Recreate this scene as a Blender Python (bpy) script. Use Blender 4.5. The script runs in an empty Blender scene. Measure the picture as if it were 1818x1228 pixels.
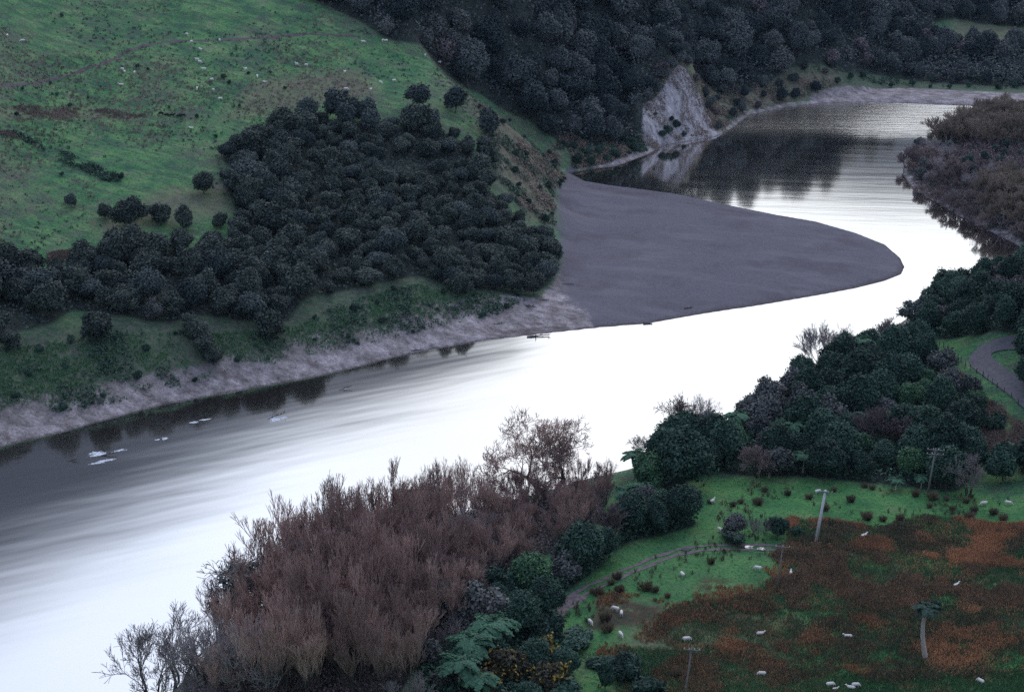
import bpy, bmesh, math, random
import numpy as np
from mathutils import Vector, Matrix, Euler
rnd = random.Random(7); rng = np.random.default_rng(7)
S = bpy.context.scene
COL = S.collection
# ------------------------------------------------------------------ camera
F, PITCH, HC = 3000.0, math.radians(20.0), 140.0
W0, H0 = 1818.0, 1228.0
cd = bpy.data.cameras.new('camera'); cam = bpy.data.objects.new('camera', cd); COL.objects.link(cam)
cam.location = (0, 0, HC); cam.rotation_euler = (math.pi/2 - PITCH, 0, 0)
cd.sensor_fit = 'HORIZONTAL'; cd.sensor_width = 36.0; cd.lens = 36.0*F/W0
cd.clip_start = 1.0; cd.clip_end = 6000.0
S.camera = cam
# ------------------------------------------------------------------ world
HAZE = 0.00003
SKY_K, AMB_C, GLOW, BANK_0, BANK_L, BANK_S = 0.05, (.35, .385, .57), 0.73, 20.3, .30, 3.5
wd = bpy.data.worlds.new('World'); S.world = wd; wd.use_nodes = True
nt = wd.node_tree; nt.nodes.clear()
def N(t, typ, **kw):
    n = t.nodes.new(typ)
    for k, v in kw.items():
        if k.startswith('i_'):
            n.inputs[k[2:].replace('_', ' ')].default_value = v
        else: setattr(n, k, v)
    return n
def mth(t, op, a, b=None, c=None, clamp=False):
    n = t.nodes.new('ShaderNodeMath'); n.operation = op; n.use_clamp = clamp
    for i, v in enumerate((a, b, c)):
        if v is None: continue
        if isinstance(v, (int, float)): n.inputs[i].default_value = v
        else: t.links.new(v, n.inputs[i])
    return n.outputs[0]
SUN_EL, SUN_AZ = math.radians(48), math.radians(18)
sky = N(nt, 'ShaderNodeTexSky', sky_type='NISHITA', sun_disc=False, sun_elevation=SUN_EL, sun_rotation=SUN_AZ, air_density=1.5, dust_density=1.0, ozone_density=4.0)
# overcast evening: blue-grey cloud all over, a brighter break ahead above a dark bank of cloud that climbs to the left
tc = N(nt, 'ShaderNodeTexCoord'); sp = N(nt, 'ShaderNodeSeparateXYZ'); nt.links.new(tc.outputs['Generated'], sp.inputs[0])
DEG = 180/math.pi
el = mth(nt, 'MULTIPLY', mth(nt, 'ARCSINE', sp.outputs[2]), DEG); az = mth(nt, 'MULTIPLY', mth(nt, 'ARCTAN2', sp.outputs[0], sp.outputs[1]), DEG)
cloud = N(nt, 'ShaderNodeTexNoise', i_Scale=3.0, i_Detail=5.0); nt.links.new(tc.outputs['Generated'], cloud.inputs['Vector'])
bank = mth(nt, 'ADD', mth(nt, 'MULTIPLY', mth(nt, 'MAXIMUM', mth(nt, 'MULTIPLY', az, -1.0), 0.0), BANK_L), mth(nt, 'MULTIPLY', mth(nt, 'MINIMUM', mth(nt, 'MAXIMUM', az, 0.0), 5.4), -1.0))
bank = mth(nt, 'ADD', mth(nt, 'MINIMUM', bank, 9.0), BANK_0)
rel = mth(nt, 'SUBTRACT', mth(nt, 'MULTIPLY_ADD', mth(nt, 'SUBTRACT', cloud.outputs['Fac'], .5), 2.5, el), bank)
mask = N(nt, 'ShaderNodeMapRange', interpolation_type='SMOOTHSTEP'); nt.links.new(rel, mask.inputs[0]); mask.inputs[1].default_value = -1.0; nt.links.new(mth(nt, 'MULTIPLY_ADD', mth(nt, 'MAXIMUM', mth(nt, 'MULTIPLY', az, -1.0), 0.0), .16, .7), mask.inputs[2])
def fall(v, lo, hi):
    m = N(nt, 'ShaderNodeMapRange', interpolation_type='SMOOTHSTEP'); nt.links.new(v, m.inputs[0]); m.inputs[1].default_value = lo; m.inputs[2].default_value = hi; m.inputs[3].default_value = 1; m.inputs[4].default_value = 0; return m.outputs[0]
absaz = mth(nt, 'ABSOLUTE', az); front = fall(absaz, 45, 80)
glow = mth(nt, 'MULTIPLY', mth(nt, 'MULTIPLY', mask.outputs[0], fall(el, 30, 62)), fall(mth(nt, 'ABSOLUTE', mth(nt, 'SUBTRACT', az, 3.0)), 12, 60))
glow = mth(nt, 'MULTIPLY', glow, mth(nt, 'MULTIPLY_ADD', cloud.outputs['Fac'], .35, .83))
openf = mth(nt, 'SUBTRACT', 1.0, mth(nt, 'MULTIPLY', mth(nt, 'SUBTRACT', 1.0, mask.outputs[0]), mth(nt, 'MULTIPLY', front, .9)))
def scalec(col, s):
    v = N(nt, 'ShaderNodeVectorMath', operation='SCALE')
    if isinstance(col, tuple): v.inputs[0].default_value = col
    else: nt.links.new(col, v.inputs[0])
    if isinstance(s, float): v.inputs['Scale'].default_value = s
    else: nt.links.new(s, v.inputs['Scale'])
    return v.outputs[0]
def addc(a, b_):
    v = N(nt, 'ShaderNodeVectorMath', operation='ADD'); nt.links.new(a, v.inputs[0]); nt.links.new(b_, v.inputs[1]); return v.outputs[0]
amb = addc(scalec(sky.outputs[0], SKY_K), scalec(AMB_C, mth(nt, 'MULTIPLY_ADD', cloud.outputs['Fac'], .5, .75)))
gc = nt.nodes.new('ShaderNodeMix'); gc.data_type = 'RGBA'; nt.links.new(fall(az, -15, 2), gc.inputs[0]); gc.inputs[6].default_value = (1.0, .92, .66, 1); gc.inputs[7].default_value = (.88, .93, .95, 1)
tot = addc(scalec(amb, openf), scalec(gc.outputs[2], mth(nt, 'MULTIPLY', glow, GLOW)))
bg = N(nt, 'ShaderNodeBackground'); nt.links.new(tot, bg.inputs['Color']); wo = N(nt, 'ShaderNodeOutputWorld'); nt.links.new(bg.outputs[0], wo.inputs['Surface'])
# ------------------------------------------------------------------ sun through cloud
sl = bpy.data.lights.new('sun', 'SUN'); sl.energy = 0.5; sl.angle = math.radians(40); sl.color = (1.0, 0.97, 0.94)
so = bpy.data.objects.new('sun', sl); COL.objects.link(so)
sd = Vector((math.sin(SUN_AZ)*math.cos(SUN_EL), math.cos(SUN_AZ)*math.cos(SUN_EL), math.sin(SUN_EL)))
so.rotation_euler = sd.to_track_quat('Z', 'Y').to_euler(); so.location = (0, 300, 400)
S.view_settings.view_transform = 'Standard'; S.view_settings.look = 'None'
S.view_settings.exposure = 0.12; S.view_settings.gamma = 1.0
try:
    S.cycles.max_bounces = 4; S.cycles.diffuse_bounces = 2; S.cycles.glossy_bounces = 2; S.cycles.transmission_bounces = 1
    S.cycles.use_denoising = False; S.cycles.volume_bounces = 0
except Exception: pass
# ------------------------------------------------------------------ ray geometry
cP, sP = math.cos(PITCH), math.sin(PITCH)
def ray(px, py):
    u = (px-W0/2)/F; v = (H0/2-py)/F
    return np.array([u, cP+v*sP, -sP+v*cP])
def at_z(px, py, z):
    d = ray(px, py); t = (z-HC)/d[2]; return np.array([d[0]*t, d[1]*t, z])
def at_r(px, py, r):
    d = ray(px, py); t = r/d[1]; return np.array([d[0]*t, r, HC+d[2]*t])
# ------------------------------------------------------------------ river outline
left_shore = [(0,793),(60,778),(120,765),(200,742),(300,716),(400,697),(480,683),(560,669),(640,650),(700,634),(760,621),(860,604),(960,592),(1060,581),(1150,574),(1210,563),(1250,556),(1350,541),(1450,524),(1520,511),(1570,499),(1600,487),(1606,474),(1598,458),(1570,434),(1520,414),(1450,394),(1380,382),(1300,366),(1200,345),(1150,338),(1080,329),(1040,322),(1012,307),(1050,300),(1100,293),(1150,275),(1180,258),(1270,243),(1300,228),(1330,205),(1400,190),(1450,185),(1500,182),(1600,183),(1700,187),(1740,188),(1900,190)]
right_shore = [(1900,200),(1790,198),(1735,206),(1700,222),(1660,243),(1622,262),(1605,285),(1603,310),(1622,338),(1660,358),(1700,383),(1760,412),(1800,432),(1830,450),(1810,475),(1720,500),(1640,545),(1560,600),(1480,645),(1400,690),(1300,745),(1200,795),(1120,832),(1040,850),(960,874),(860,900),(760,928),(660,966),(560,1016),(470,1072),(390,1140),(300,1235)]
LS = [at_z(x, y, 0)[:2] for x, y in left_shore]; RS = [at_z(x, y, 0)[:2] for x, y in right_shore]
ext = np.array([-0.83, -0.42])
RIV = [LS[0]+ext*420] + LS + [LS[-1]+np.array([400., 20.]), RS[0]+np.array([400., 10.])] + RS + [RS[-1]+np.array([-.80,-.6])*330]
RIV = np.array(RIV)
def inside(P, poly):
    x, y = P[:, 0], P[:, 1]; r = np.zeros(len(P), bool); n = len(poly); j = n-1
    for i in range(n):
        xi, yi = poly[i]; xj, yj = poly[j]
        c = ((yi > y) != (yj > y)) & (x < (xj-xi)*(y-yi)/((yj-yi) if yj != yi else 1e-9)+xi)
        r ^= c; j = i
    return r
def sdist(P, poly):   # positive inside
    d = np.full(len(P), 1e9); n = len(poly)
    for i in range(n):
        a = poly[i]; b = poly[(i+1) % n]; ab = b-a
        t = np.clip(((P-a)@ab)/(ab@ab+1e-9), 0, 1)
        q = P-(a+t[:, None]*ab); d = np.minimum(d, np.hypot(q[:, 0], q[:, 1]))
    return np.where(inside(P, poly), d, -d)
def sstep(a, b, x):
    t = np.clip((x-a)/(b-a), 0, 1); return t*t*(3-2*t)
# ------------------------------------------------------------------ value noise
_g = rng.random((256, 256))
def vnoise(x, y, s):
    x = x/s+57.3; y = y/s+91.7; xi = np.floor(x).astype(int); yi = np.floor(y).astype(int); fx = x-xi; fy = y-yi
    fx = fx*fx*(3-2*fx); fy = fy*fy*(3-2*fy); g = _g
    a = g[xi % 256, yi % 256]; b = g[(xi+1) % 256, yi % 256]; c = g[xi % 256, (yi+1) % 256]; d = g[(xi+1) % 256, (yi+1) % 256]
    return (a*(1-fx)+b*fx)*(1-fy)+(c*(1-fx)+d*fx)*fy
def fbm(x, y, s, o=4):
    r = 0; a = 1; t = 0
    for k in range(o):
        r = r+a*vnoise(x+k*31.7, y-k*17.1, s/2**k); t += a; a *= .5
    return r/t
# ------------------------------------------------------------------ terrain control points
cps = []
def C(px, *pz):
    for py, z in pz: cps.append(at_z(px, py, z))
def CR(px, *pr):
    for py, r in pr: cps.append(at_r(px, py, r))
C(-400, (800,9),(650,22),(500,32),(350,42),(200,54),(50,68),(-100,84),(-250,95))
C(0, (793,0),(720,5),(650,9),(600,12),(500,17),(400,23.5),(300,31),(200,40),(100,50),(0,61),(-100,74),(-200,85))
C(200, (742,0),(680,5),(620,9),(560,12.5),(460,17),(360,24),(260,31.5),(160,40.5),(60,51),(-40,63),(-140,76))
C(400, (697,0),(640,4.5),(580,8.5),(500,12.5),(400,19),(300,26.5),(200,35),(100,45),(0,57),(-100,70))
C(600, (658,0),(610,3.5),(550,7.5),(480,11.5),(400,16.5),(300,24),(200,32.5),(100,43),(20,53))
C(740, (624,0),(580,3),(520,7),(440,12),(350,18),(250,26.5),(170,34),(90,42))
C(860, (604,0),(565,1.5),(520,4),(440,9),(350,15.5),(260,23),(190,29.5))
C(950, (560,1.2),(500,2.5),(440,5),(380,7.5),(300,13),(230,20))
C(990, (480,1.6),(420,1.9),(360,2.2),(310,4.0),(260,11))
C(1100, (560,1.0),(480,1.8),(400,1.8),(345,1.2))
C(1250, (520,1.1),(440,1.6),(380,1.0)); C(1400, (500,1.0),(440,1.2)); C(1520, (480,.8),(440,.8))
CR(620, (-10,575),(-120,600),(-250,690))
CR(720, (45,560),(-40,585),(-150,620),(-160,760))
CR(820, (110,556),(60,568),(0,582),(-70,602),(-130,640))
CR(930, (190,560),(120,574),(60,590),(0,608),(-60,640))
CR(1020, (270,562),(220,575),(160,588),(80,606),(0,630),(-50,670))
CR(1120, (275,570),(240,582),(180,598),(100,618),(20,645),(-40,680))
CR(1207, (245,603),(118,624),(60,640),(0,662),(-48,700))
CR(1290, (225,628),(150,642),(80,660),(0,686),(-60,725))
CR(1380, (188,664),(140,672),(80,690),(0,712),(-100,745),(-130,775))
CR(1480, (150,682),(100,700),(0,732),(-100,765),(-130,790))
CR(1600, (160,695),(140,712),(115,725),(60,752),(0,778),(-80,815),(-110,845))
CR(1720, (165,690),(130,722),(100,745),(60,775),(0,812),(-80,850))
CR(1850, (170,690),(120,735),(60,785),(0,825),(-80,865))
CR(2100, (150,730),(50,800),(-50,860))
C(1640, (300,2.5)); C(1700, (340,3),(280,4),(250,3)); C(1800, (400,3),(330,5),(270,5)); C(1950, (430,4),(300,7),(260,4)); C(2200, (300,14),(450,18))
C(1760, (500,6),(560,11),(615,13)); C(1818, (500,10),(560,18),(620,14),(690,12),(760,8.5)); C(1950, (520,22),(620,22),(720,17),(850,13),(1000,10)); C(2200, (600,34),(900,24),(1200,20))
C(1700, (540,5),(600,9),(650,9.5),(720,8),(800,6.5),(900,6),(1050,6),(1228,6.5))
C(1600, (600,4.5),(700,6),(800,6),(900,6)); C(1500, (680,4.5),(760,5.5),(860,5.8),(1000,6),(1150,6),(1300,7)); C(1350, (750,3.5),(800,5),(900,5.8),(1050,6),(1200,6))
C(1200, (830,3.5),(880,5),(960,6),(1100,6),(1228,6.5)); C(1080, (890,4),(980,5.5),(1100,6),(1200,6.5)); C(900, (940,3.5),(1060,5.5),(1200,7)); C(700, (1010,3.5),(1130,5.5),(1260,8)); C(500, (1115,3.5),(1250,7)); C(1818, (850,7),(1000,6.5),(1228,7))
for x, y, z in ((-60,170,18),(60,170,15),(180,170,17),(0,120,38),(-120,120,40),(120,120,40),(0,0,134),(-200,0,134),(200,0,134),(0,-120,150),(-300,-120,150),(300,-120,150),(0,60,78),(-90,60,80),(100,60,80)): cps.append((x, y, z))
cps = np.array(cps, float)
def tps_fit(P, z, lam=4.0):
    n = len(P); d = np.hypot(P[:, None, 0]-P[None, :, 0], P[:, None, 1]-P[None, :, 1])/100
    K = np.where(d > 0, d*d*np.log(d+1e-12), 0)+np.eye(n)*lam*1e-3
    Q = np.c_[np.ones(n), P/100]; A = np.zeros((n+3, n+3)); A[:n, :n] = K; A[:n, n:] = Q; A[n:, :n] = Q.T
    return np.linalg.solve(A, np.r_[z, 0, 0, 0])
TW = tps_fit(cps[:, :2], cps[:, 2])
def tps(P):
    out = np.empty(len(P)); n = len(cps)
    for s in range(0, len(P), 20000):
        Q = P[s:s+20000]; d2 = ((Q[:, None, 0]-cps[None, :, 0])**2+(Q[:, None, 1]-cps[None, :, 1])**2)/1e4
        out[s:s+20000] = (0.5*d2*np.log(d2+1e-12))@TW[:n]+TW[n]+Q@TW[n+1:]/100
    return out
BAR = [(1012,303),(1040,322),(1150,338),(1300,366),(1450,394),(1570,434),(1606,474),(1570,499),(1450,524),(1250,556),(1060,581),(960,592),(870,600),(900,560),(950,525),(985,490),(990,420),(985,345)]
CLW = np.array([at_r(*p)[:2] for p in ((1140,262,596),(1285,252,599),(1275,205,613),(1240,150,622),(1218,105,632),(1195,105,632),(1172,150,624),(1140,190,614))])
BARW = np.array([at_z(x, y, 1.0)[:2] for x, y in BAR])
def raw_height(P):
    x, y = P[:, 0], P[:, 1]
    d = -sdist(P, RIV)                   # distance from water, positive on land
    w = sstep(-6, 3, sdist(P, BARW))
    h = tps(P)
    h = h+(fbm(x, y, 34)-.5)*3.0*sstep(8, 60, h)*(1-w)
    h = h+(fbm(x+300, y*1.5, 8, 3)-.5)*1.1*sstep(6, 20, h)*(1-w)+(fbm(x, y, 3.2, 3)-.5)*.7*sstep(.5, 4, d)*(1-w)
    far = sstep(900, 1250, np.hypot(x, np.maximum(y, 0)))
    h = h*(1-far)+25*far
    h = np.clip(h, 1.2*(1-w)+.3*w, 175)
    cw = sstep(-8, 2, sdist(P, CLW)); sl = (.42*(1-w)+.10*w)*(1-cw)+1.9*cw
    lim = sl*d*(1+.0*d)
    lim = np.where(d > 0, lim+.012*np.maximum(d-6, 0)**2*(1-w), np.maximum(lim, -3))
    k = .5                                  # smooth minimum
    m = np.clip(.5+.5*(lim-h)/(2*k), 0, 1)
    return np.where(d > 0, h*m+lim*(1-m)-2*k*m*(1-m)*sstep(0, 4, d), lim), d, w
# non-uniform grid, fine where the picture looks, coarse towards the horizon
def axis(lo, hi, step, outer):
    a = list(np.arange(lo, hi+.01, step)); s = step
    while a[-1] < outer: s *= 1.25; a.append(a[-1]+s)
    s = step
    while a[0] > -outer: s *= 1.25; a.insert(0, a[0]-s)
    return np.array(a)
AX, AY = axis(-190, 270, 1.3, 1900), axis(185, 800, 1.3, 1900)
GX, GY = np.meshgrid(AX, AY); GP = np.c_[GX.ravel(), GY.ravel()]
GH, GD, GW = raw_height(GP)
HG = GH.reshape(GX.shape)
def height(x, y):
    x = np.atleast_1d(x); y = np.atleast_1d(y)
    i = np.clip(np.searchsorted(AX, x)-1, 0, len(AX)-2); j = np.clip(np.searchsorted(AY, y)-1, 0, len(AY)-2)
    fx = (x-AX[i])/(AX[i+1]-AX[i]); fy = (y-AY[j])/(AY[j+1]-AY[j])
    return (HG[j, i]*(1-fx)+HG[j, i+1]*fx)*(1-fy)+(HG[j+1, i]*(1-fx)+HG[j+1, i+1]*fx)*fy
_T = np.arange(150, 1300, 1.0)
def hit(px, py):
    d = ray(px, py); X = d[0]/d[1]*_T; Z = HC+d[2]/d[1]*_T
    k = np.nonzero(Z < np.maximum(height(X, _T), 0))[0]
    k = k[0] if len(k) else len(_T)-1
    t0, t1 = _T[max(k-1, 0)], _T[k]
    for _ in range(12):
        t = (t0+t1)/2
        if HC+d[2]/d[1]*t < max(height(d[0]/d[1]*t, t)[0], 0): t1 = t
        else: t0 = t
    x = d[0]/d[1]*t1
    return np.array([x, t1, max(height(x, t1)[0], 0)])
def wpoly(pts): return np.array([hit(x, y)[:2] for x, y in pts])
# ------------------------------------------------------------------ materials
def newmat(name):
    m = bpy.data.materials.new(name); m.use_nodes = True; t = m.node_tree; t.nodes.clear()
    o = t.nodes.new('ShaderNodeOutputMaterial'); b = t.nodes.new('ShaderNodeBsdfPrincipled'); t.links.new(b.outputs[0], o.inputs[0])
    b.inputs['Roughness'].default_value = .9
    b.inputs['Specular IOR Level'].default_value = .25
    return m, t, b
def noise(t, scale, detail=4, vec=None, rough=.55):
    n = N(t, 'ShaderNodeTexNoise', i_Scale=scale, i_Detail=detail, i_Roughness=rough)
    if vec is not None: t.links.new(vec, n.inputs['Vector'])
    return n.outputs['Fac']
def ramp(t, f, stops):
    r = t.nodes.new('ShaderNodeValToRGB'); t.links.new(f, r.inputs[0]); e = r.color_ramp.elements
    while len(e) < len(stops): e.new(.5)
    for k, (p, c) in enumerate(stops): e[k].position = p; e[k].color = (*c, 1)
    return r.outputs[0]
def mixc(t, f, a, b, mode='MIX'):
    m = t.nodes.new('ShaderNodeMix'); m.data_type = 'RGBA'; m.blend_type = mode
    if isinstance(f, (int, float)): m.inputs[0].default_value = f
    else: t.links.new(f, m.inputs[0])
    for i, v in ((6, a), (7, b)):
        if isinstance(v, tuple): m.inputs[i].default_value = (*v, 1)
        else: t.links.new(v, m.inputs[i])
    return m.outputs[2]
def objco(t, scale=None, rot=None):
    c = t.nodes.new('ShaderNodeNewGeometry').outputs['Position']
    if scale or rot:
        if rot:
            mp = N(t, 'ShaderNodeMapping'); t.links.new(c, mp.inputs[0]); mp.inputs['Rotation'].default_value = (0, 0, rot); c = mp.outputs[0]
        mp = N(t, 'ShaderNodeMapping'); t.links.new(c, mp.inputs[0]); mp.inputs['Scale'].default_value = scale or (1, 1, 1)
        return mp.outputs[0]
    return c
def leafmat(name, c1, c2, spread=.5, scale=.35, trans=0.0):
    m, t, b = newmat(name)
    f = noise(t, scale, 5, objco(t)); oi = t.nodes.new('ShaderNodeObjectInfo').outputs['Random']
    isl = t.nodes.new('ShaderNodeNewGeometry').outputs['Random Per Island']
    f = mth(t, 'ADD', mth(t, 'MULTIPLY', mth(t, 'SUBTRACT', f, .5), 2.2), mth(t, 'MULTIPLY_ADD', oi, spread, .5-spread/2))
    f = mth(t, 'ADD', f, mth(t, 'MULTIPLY_ADD', isl, .5, -.25), clamp=True)
    t.links.new(mixc(t, f, c1, c2), b.inputs['Base Color']); b.inputs['Roughness'].default_value = .65
    b.inputs['Specular IOR Level'].default_value = .3
    return m
M = {}
M['manuka'] = leafmat('manuka leaves', (.018,.036,.028), (.100,.130,.102))
M['kanuka'] = leafmat('forest leaves', (.026,.044,.042), (.085,.115,.105), 1.0, .12)
M['forest'] = leafmat('mixed forest leaves', (.022,.040,.040), (.120,.140,.132), 1.5, .10)
M['mauve'] = leafmat('mauve brown bare canopy', (.08,.07,.07), (.19,.165,.16), .8, .15)
M['greygreen'] = leafmat('grey green leaves', (.06,.075,.065), (.17,.18,.165), .8)
M['broad'] = leafmat('broad dark green leaves', (.016,.045,.032), (.055,.12,.080), .9)
M['bright'] = leafmat('bright green leaves', (.035,.10,.05), (.09,.20,.09), .5)
M['fern'] = leafmat('fern fronds', (.03,.10,.055), (.08,.20,.11), .5)
M['gorse'] = leafmat('dark gorse', (.035,.035,.022), (.09,.08,.035), .5)
M['gorseflower'] = leafmat('yellow gorse flowers', (.22,.16,.03), (.42,.30,.05), .3)
M['twig'] = leafmat('brown willow twigs', (.25,.175,.15), (.66,.46,.38), .7, .12)
M['twiggrey'] = leafmat('grey bare twigs', (.20,.18,.175), (.46,.41,.40), .6, .15)
M['twigdark'] = leafmat('dark bare twigs', (0.1,0.072,0.075), (0.2,0.145,0.14), .5, .2)
M['twigtan'] = leafmat('tan willow twigs', (.17,.135,.10), (.38,.31,.23), .7, .12)
M['russet'] = leafmat('russet willow twigs', (.15,.12,.115), (.36,.28,.25), .9, .12)
M['bark'] = leafmat('bark', (.05,.042,.04), (.12,.10,.09), .3, 1.5)
M['rush'] = leafmat('rust brown rushes', (.25,.145,.085), (.70,.37,.19), .3, .07)
M['rushdark'] = leafmat('dark rushes', (.10,.095,.06), (.28,.21,.14), .5, .3)
M['tussock'] = leafmat('dry tussock', (.15,.13,.10), (.36,.27,.21), .3, .1)
M['scrub'] = leafmat('bank scrub', (0.03,0.075,0.05), (0.08,0.14,0.09), .3, .2)
M['pasturetuft'] = leafmat('pasture tufts', (.06,.16,.07), (.14,.26,.12), .3, .1)
def simple(name, c1, c2, scale=3, rough=.85, bump=0):
    m, t, b = newmat(name); co = objco(t); f = noise(t, scale, 6, co)
    t.links.new(ramp(t, f, [(.3, c1), (.7, c2)]), b.inputs['Base Color']); b.inputs['Roughness'].default_value = rough
    if bump:
        bn = N(t, 'ShaderNodeBump', i_Strength=bump, i_Distance=.1); t.links.new(f, bn.inputs['Height']); t.links.new(bn.outputs[0], b.inputs['Normal'])
    return m
M['concrete'] = simple('pale concrete', (.62,.62,.62), (.80,.80,.80))
M['oldwood'] = simple('grey weathered timber', (.16,.15,.14), (.30,.28,.27))
M['darkwood'] = simple('dark post timber', (.05,.045,.04), (.10,.09,.08))
M['porcelain'] = simple('white porcelain', (.7,.7,.7), (.8,.8,.8), rough=.3)
M['wool'] = simple('off white wool', (.78,.74,.66), (.92,.88,.82), 6, bump=.5)
M['blackhide'] = simple('black cattle hide', (.015,.013,.012), (.03,.026,.024))
M['ponga'] = simple('pale fern trunk', (.42,.36,.33), (.75,.66,.60), 4, bump=.6)
M['driftwood'] = simple('driftwood', (.10,.085,.08), (.24,.21,.20), 4)
M['foam'] = simple('white water foam', (.75,.8,.85), (.9,.93,.95), 3)
M['asphalt'] = simple('asphalt road', (.10,.10,.105), (.16,.155,.165), 1.2)
M['track'] = simple('gravel wheel ruts', (.10,.08,.08), (.24,.20,.20), 1.5)
M['hilltrack'] = simple('worn stock track', (.08,.07,.075), (.15,.12,.125), 1.2)
M['wire'] = simple('galvanised wire', (.3,.3,.3), (.35,.35,.35))
# terrain material
def terrain_mat():
    m, t, b = newmat('ground cover')
    def attr(n):
        a = t.nodes.new('ShaderNodeVertexColor'); a.layer_name = n; s = t.nodes.new('ShaderNodeSeparateColor'); t.links.new(a.outputs[0], s.inputs[0]); return s.outputs
    z1, z2 = attr('zone_one'), attr('zone_two')
    co = objco(t)
    big, mid, fine, vf = noise(t, .022, 5, co), noise(t, .12, 6, co, .65), noise(t, .8, 8, co, .8), noise(t, 1.7, 6, co, .85)
    terr = noise(t, .22, 6, objco(t, (.25, 1.6, 1.6), .35), .7)
    terr2 = noise(t, .30, 7, objco(t, (1.2, .30, 1.), .9), .75)
    z3 = attr('zone_three')
    high = mth(t, 'SUBTRACT', 1.0, z3[0])            # dull hill pasture above, lush paddock below
    g = mixc(t, high, ramp(t, mid, [(.28, (.05,.15,.055)), (.42, (.08,.26,.08)), (.56, (.13,.33,.10)), (.7, (.24,.31,.14))]),
             ramp(t, mid, [(.3, (.065,.18,.085)), (.46, (.105,.28,.105)), (.58, (.175,.36,.13)), (.72, (.30,.38,.20))]))
    g = mixc(t, mth(t, 'MULTIPLY', ramp(t, terr, [(.48, (0,0,0)), (.56, (1,1,1))]), mth(t, 'MULTIPLY_ADD', high, .35, .15)), g, (.04,.085,.075))
    g = mixc(t, mth(t, 'MULTIPLY', ramp(t, terr2, [(.52, (0,0,0)), (.60, (1,1,1))]), mth(t, 'MULTIPLY_ADD', high, .40, .05)), g, (.18,.145,.145))
    bare = ramp(t, mth(t, 'MULTIPLY_ADD', fine, .6, mth(t, 'MULTIPLY', big, .45)), [(.53, (0,0,0)), (.58, (1,1,1))])
    g = mixc(t, mth(t, 'MULTIPLY', bare, mth(t, 'MULTIPLY_ADD', high, .4, .12)), g, (.20,.15,.14))
    g = mixc(t, ramp(t, vf, [(.50, (0,0,0)), (.60, (.8,.8,.8))]), g, (.02,.06,.04))
    g = mixc(t, mth(t, 'MULTIPLY', z3[1], .75), g, ramp(t, fine, [(.34, (.03,.05,.04)), (.46, (.07,.105,.065)), (.56, (.15,.145,.12)), (.7, (.24,.20,.18))]))
    def z(o, lo=.38, hi=.62, amt=.75, nf=None):     # zone edge broken by noise
        s = mth(t, 'ADD', o, mth(t, 'MULTIPLY', mth(t, 'SUBTRACT', nf or fine, .5), amt))
        return mth(t, 'MULTIPLY', mth(t, 'DIVIDE', mth(t, 'SUBTRACT', s, lo), hi-lo, clamp=True), 1.0)
    dry = ramp(t, fine, [(.35, (.09,.12,.07)), (.5, (.22,.19,.13)), (.62, (.32,.24,.20))])
    g = mixc(t, mth(t, 'MULTIPLY', z(z2[1], .3, .9, 1.2), .6), g, dry)
    mudn = noise(t, .30, 8, objco(t, (.75, 1.15, 1.1), .6), .75)
    mud = ramp(t, mudn, [(.32, (.12,.10,.095)), (.44, (.26,.23,.225)), (.56, (.44,.395,.39)), (.68, (.66,.60,.60))])
    mud = mixc(t, ramp(t, vf, [(.5, (0,0,0)), (.66, (.8,.8,.8))]), mud, (.07,.065,.06))
    hz_ = t.nodes.new('ShaderNodeSeparateXYZ'); t.links.new(co, hz_.inputs[0])
    upm = mth(t, 'MULTIPLY_ADD', mth(t, 'ADD', hz_.outputs[2], mth(t, 'MULTIPLY', mid, 4.0)), .22, -.75, clamp=True)
    mud = mixc(t, mth(t, 'MULTIPLY', upm, .85), mud, ramp(t, fine, [(.34, (.035,.05,.04)), (.46, (.085,.10,.07)), (.56, (.17,.155,.14)), (.7, (.28,.25,.24))]))
    rust = ramp(t, mth(t, 'MULTIPLY_ADD', fine, .5, mth(t, 'MULTIPLY', mid, .5)), [(.40, (.05,.07,.045)), (.5, (.10,.085,.055)), (.58, (.17,.11,.07)), (.7, (.22,.14,.09))])
    rust = mixc(t, ramp(t, mid, [(.50, (0,0,0)), (.57, (1,1,1))]), rust, g)
    grav = ramp(t, noise(t, 1.6, 8, co, .8), [(.25, (.085,.080,.092)), (.5, (.145,.135,.155)), (.75, (.25,.235,.26))])
    grav = mixc(t, mth(t, 'MULTIPLY_ADD', big, 1.2, -.45, clamp=True), grav, (.175,.165,.185))
    clf = ramp(t, noise(t, .5, 7, objco(t, (1.3, 1.3, .25)), .7), [(.34, (.12,.12,.115)), (.43, (.33,.31,.31)), (.56, (.50,.47,.47)), (.72, (.66,.62,.62))])
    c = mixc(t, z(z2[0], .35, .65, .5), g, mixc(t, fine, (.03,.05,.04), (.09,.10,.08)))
    c = mixc(t, z(z1[2], .3, .6, 1.1, mid), c, rust)
    c = mixc(t, z(z1[0], .36, .62, 1.1, mudn), c, mud)
    c = mixc(t, z(z2[2], .4, .6, .7), c, clf)
    gst = noise(t, .09, 6, objco(t, (.4, 1.5, 1.), .35), .6)
    grav = mixc(t, ramp(t, gst, [(.50, (0,0,0)), (.60, (.55,.55,.55))]), grav, (.20,.19,.205))
    grav = mixc(t, ramp(t, noise(t, .05, 6, co, .7), [(.50, (0,0,0)), (.62, (.5,.5,.5))]), grav, (.10,.092,.10))
    grav = mixc(t, ramp(t, vf, [(.58, (0,0,0)), (.66, (.6,.6,.6))]), grav, (.30,.28,.29))
    c = mixc(t, z(z1[1], .40, .60, .8), c, grav)
    wet = t.nodes.new('ShaderNodeSeparateXYZ'); t.links.new(co, wet.inputs[0])
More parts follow.
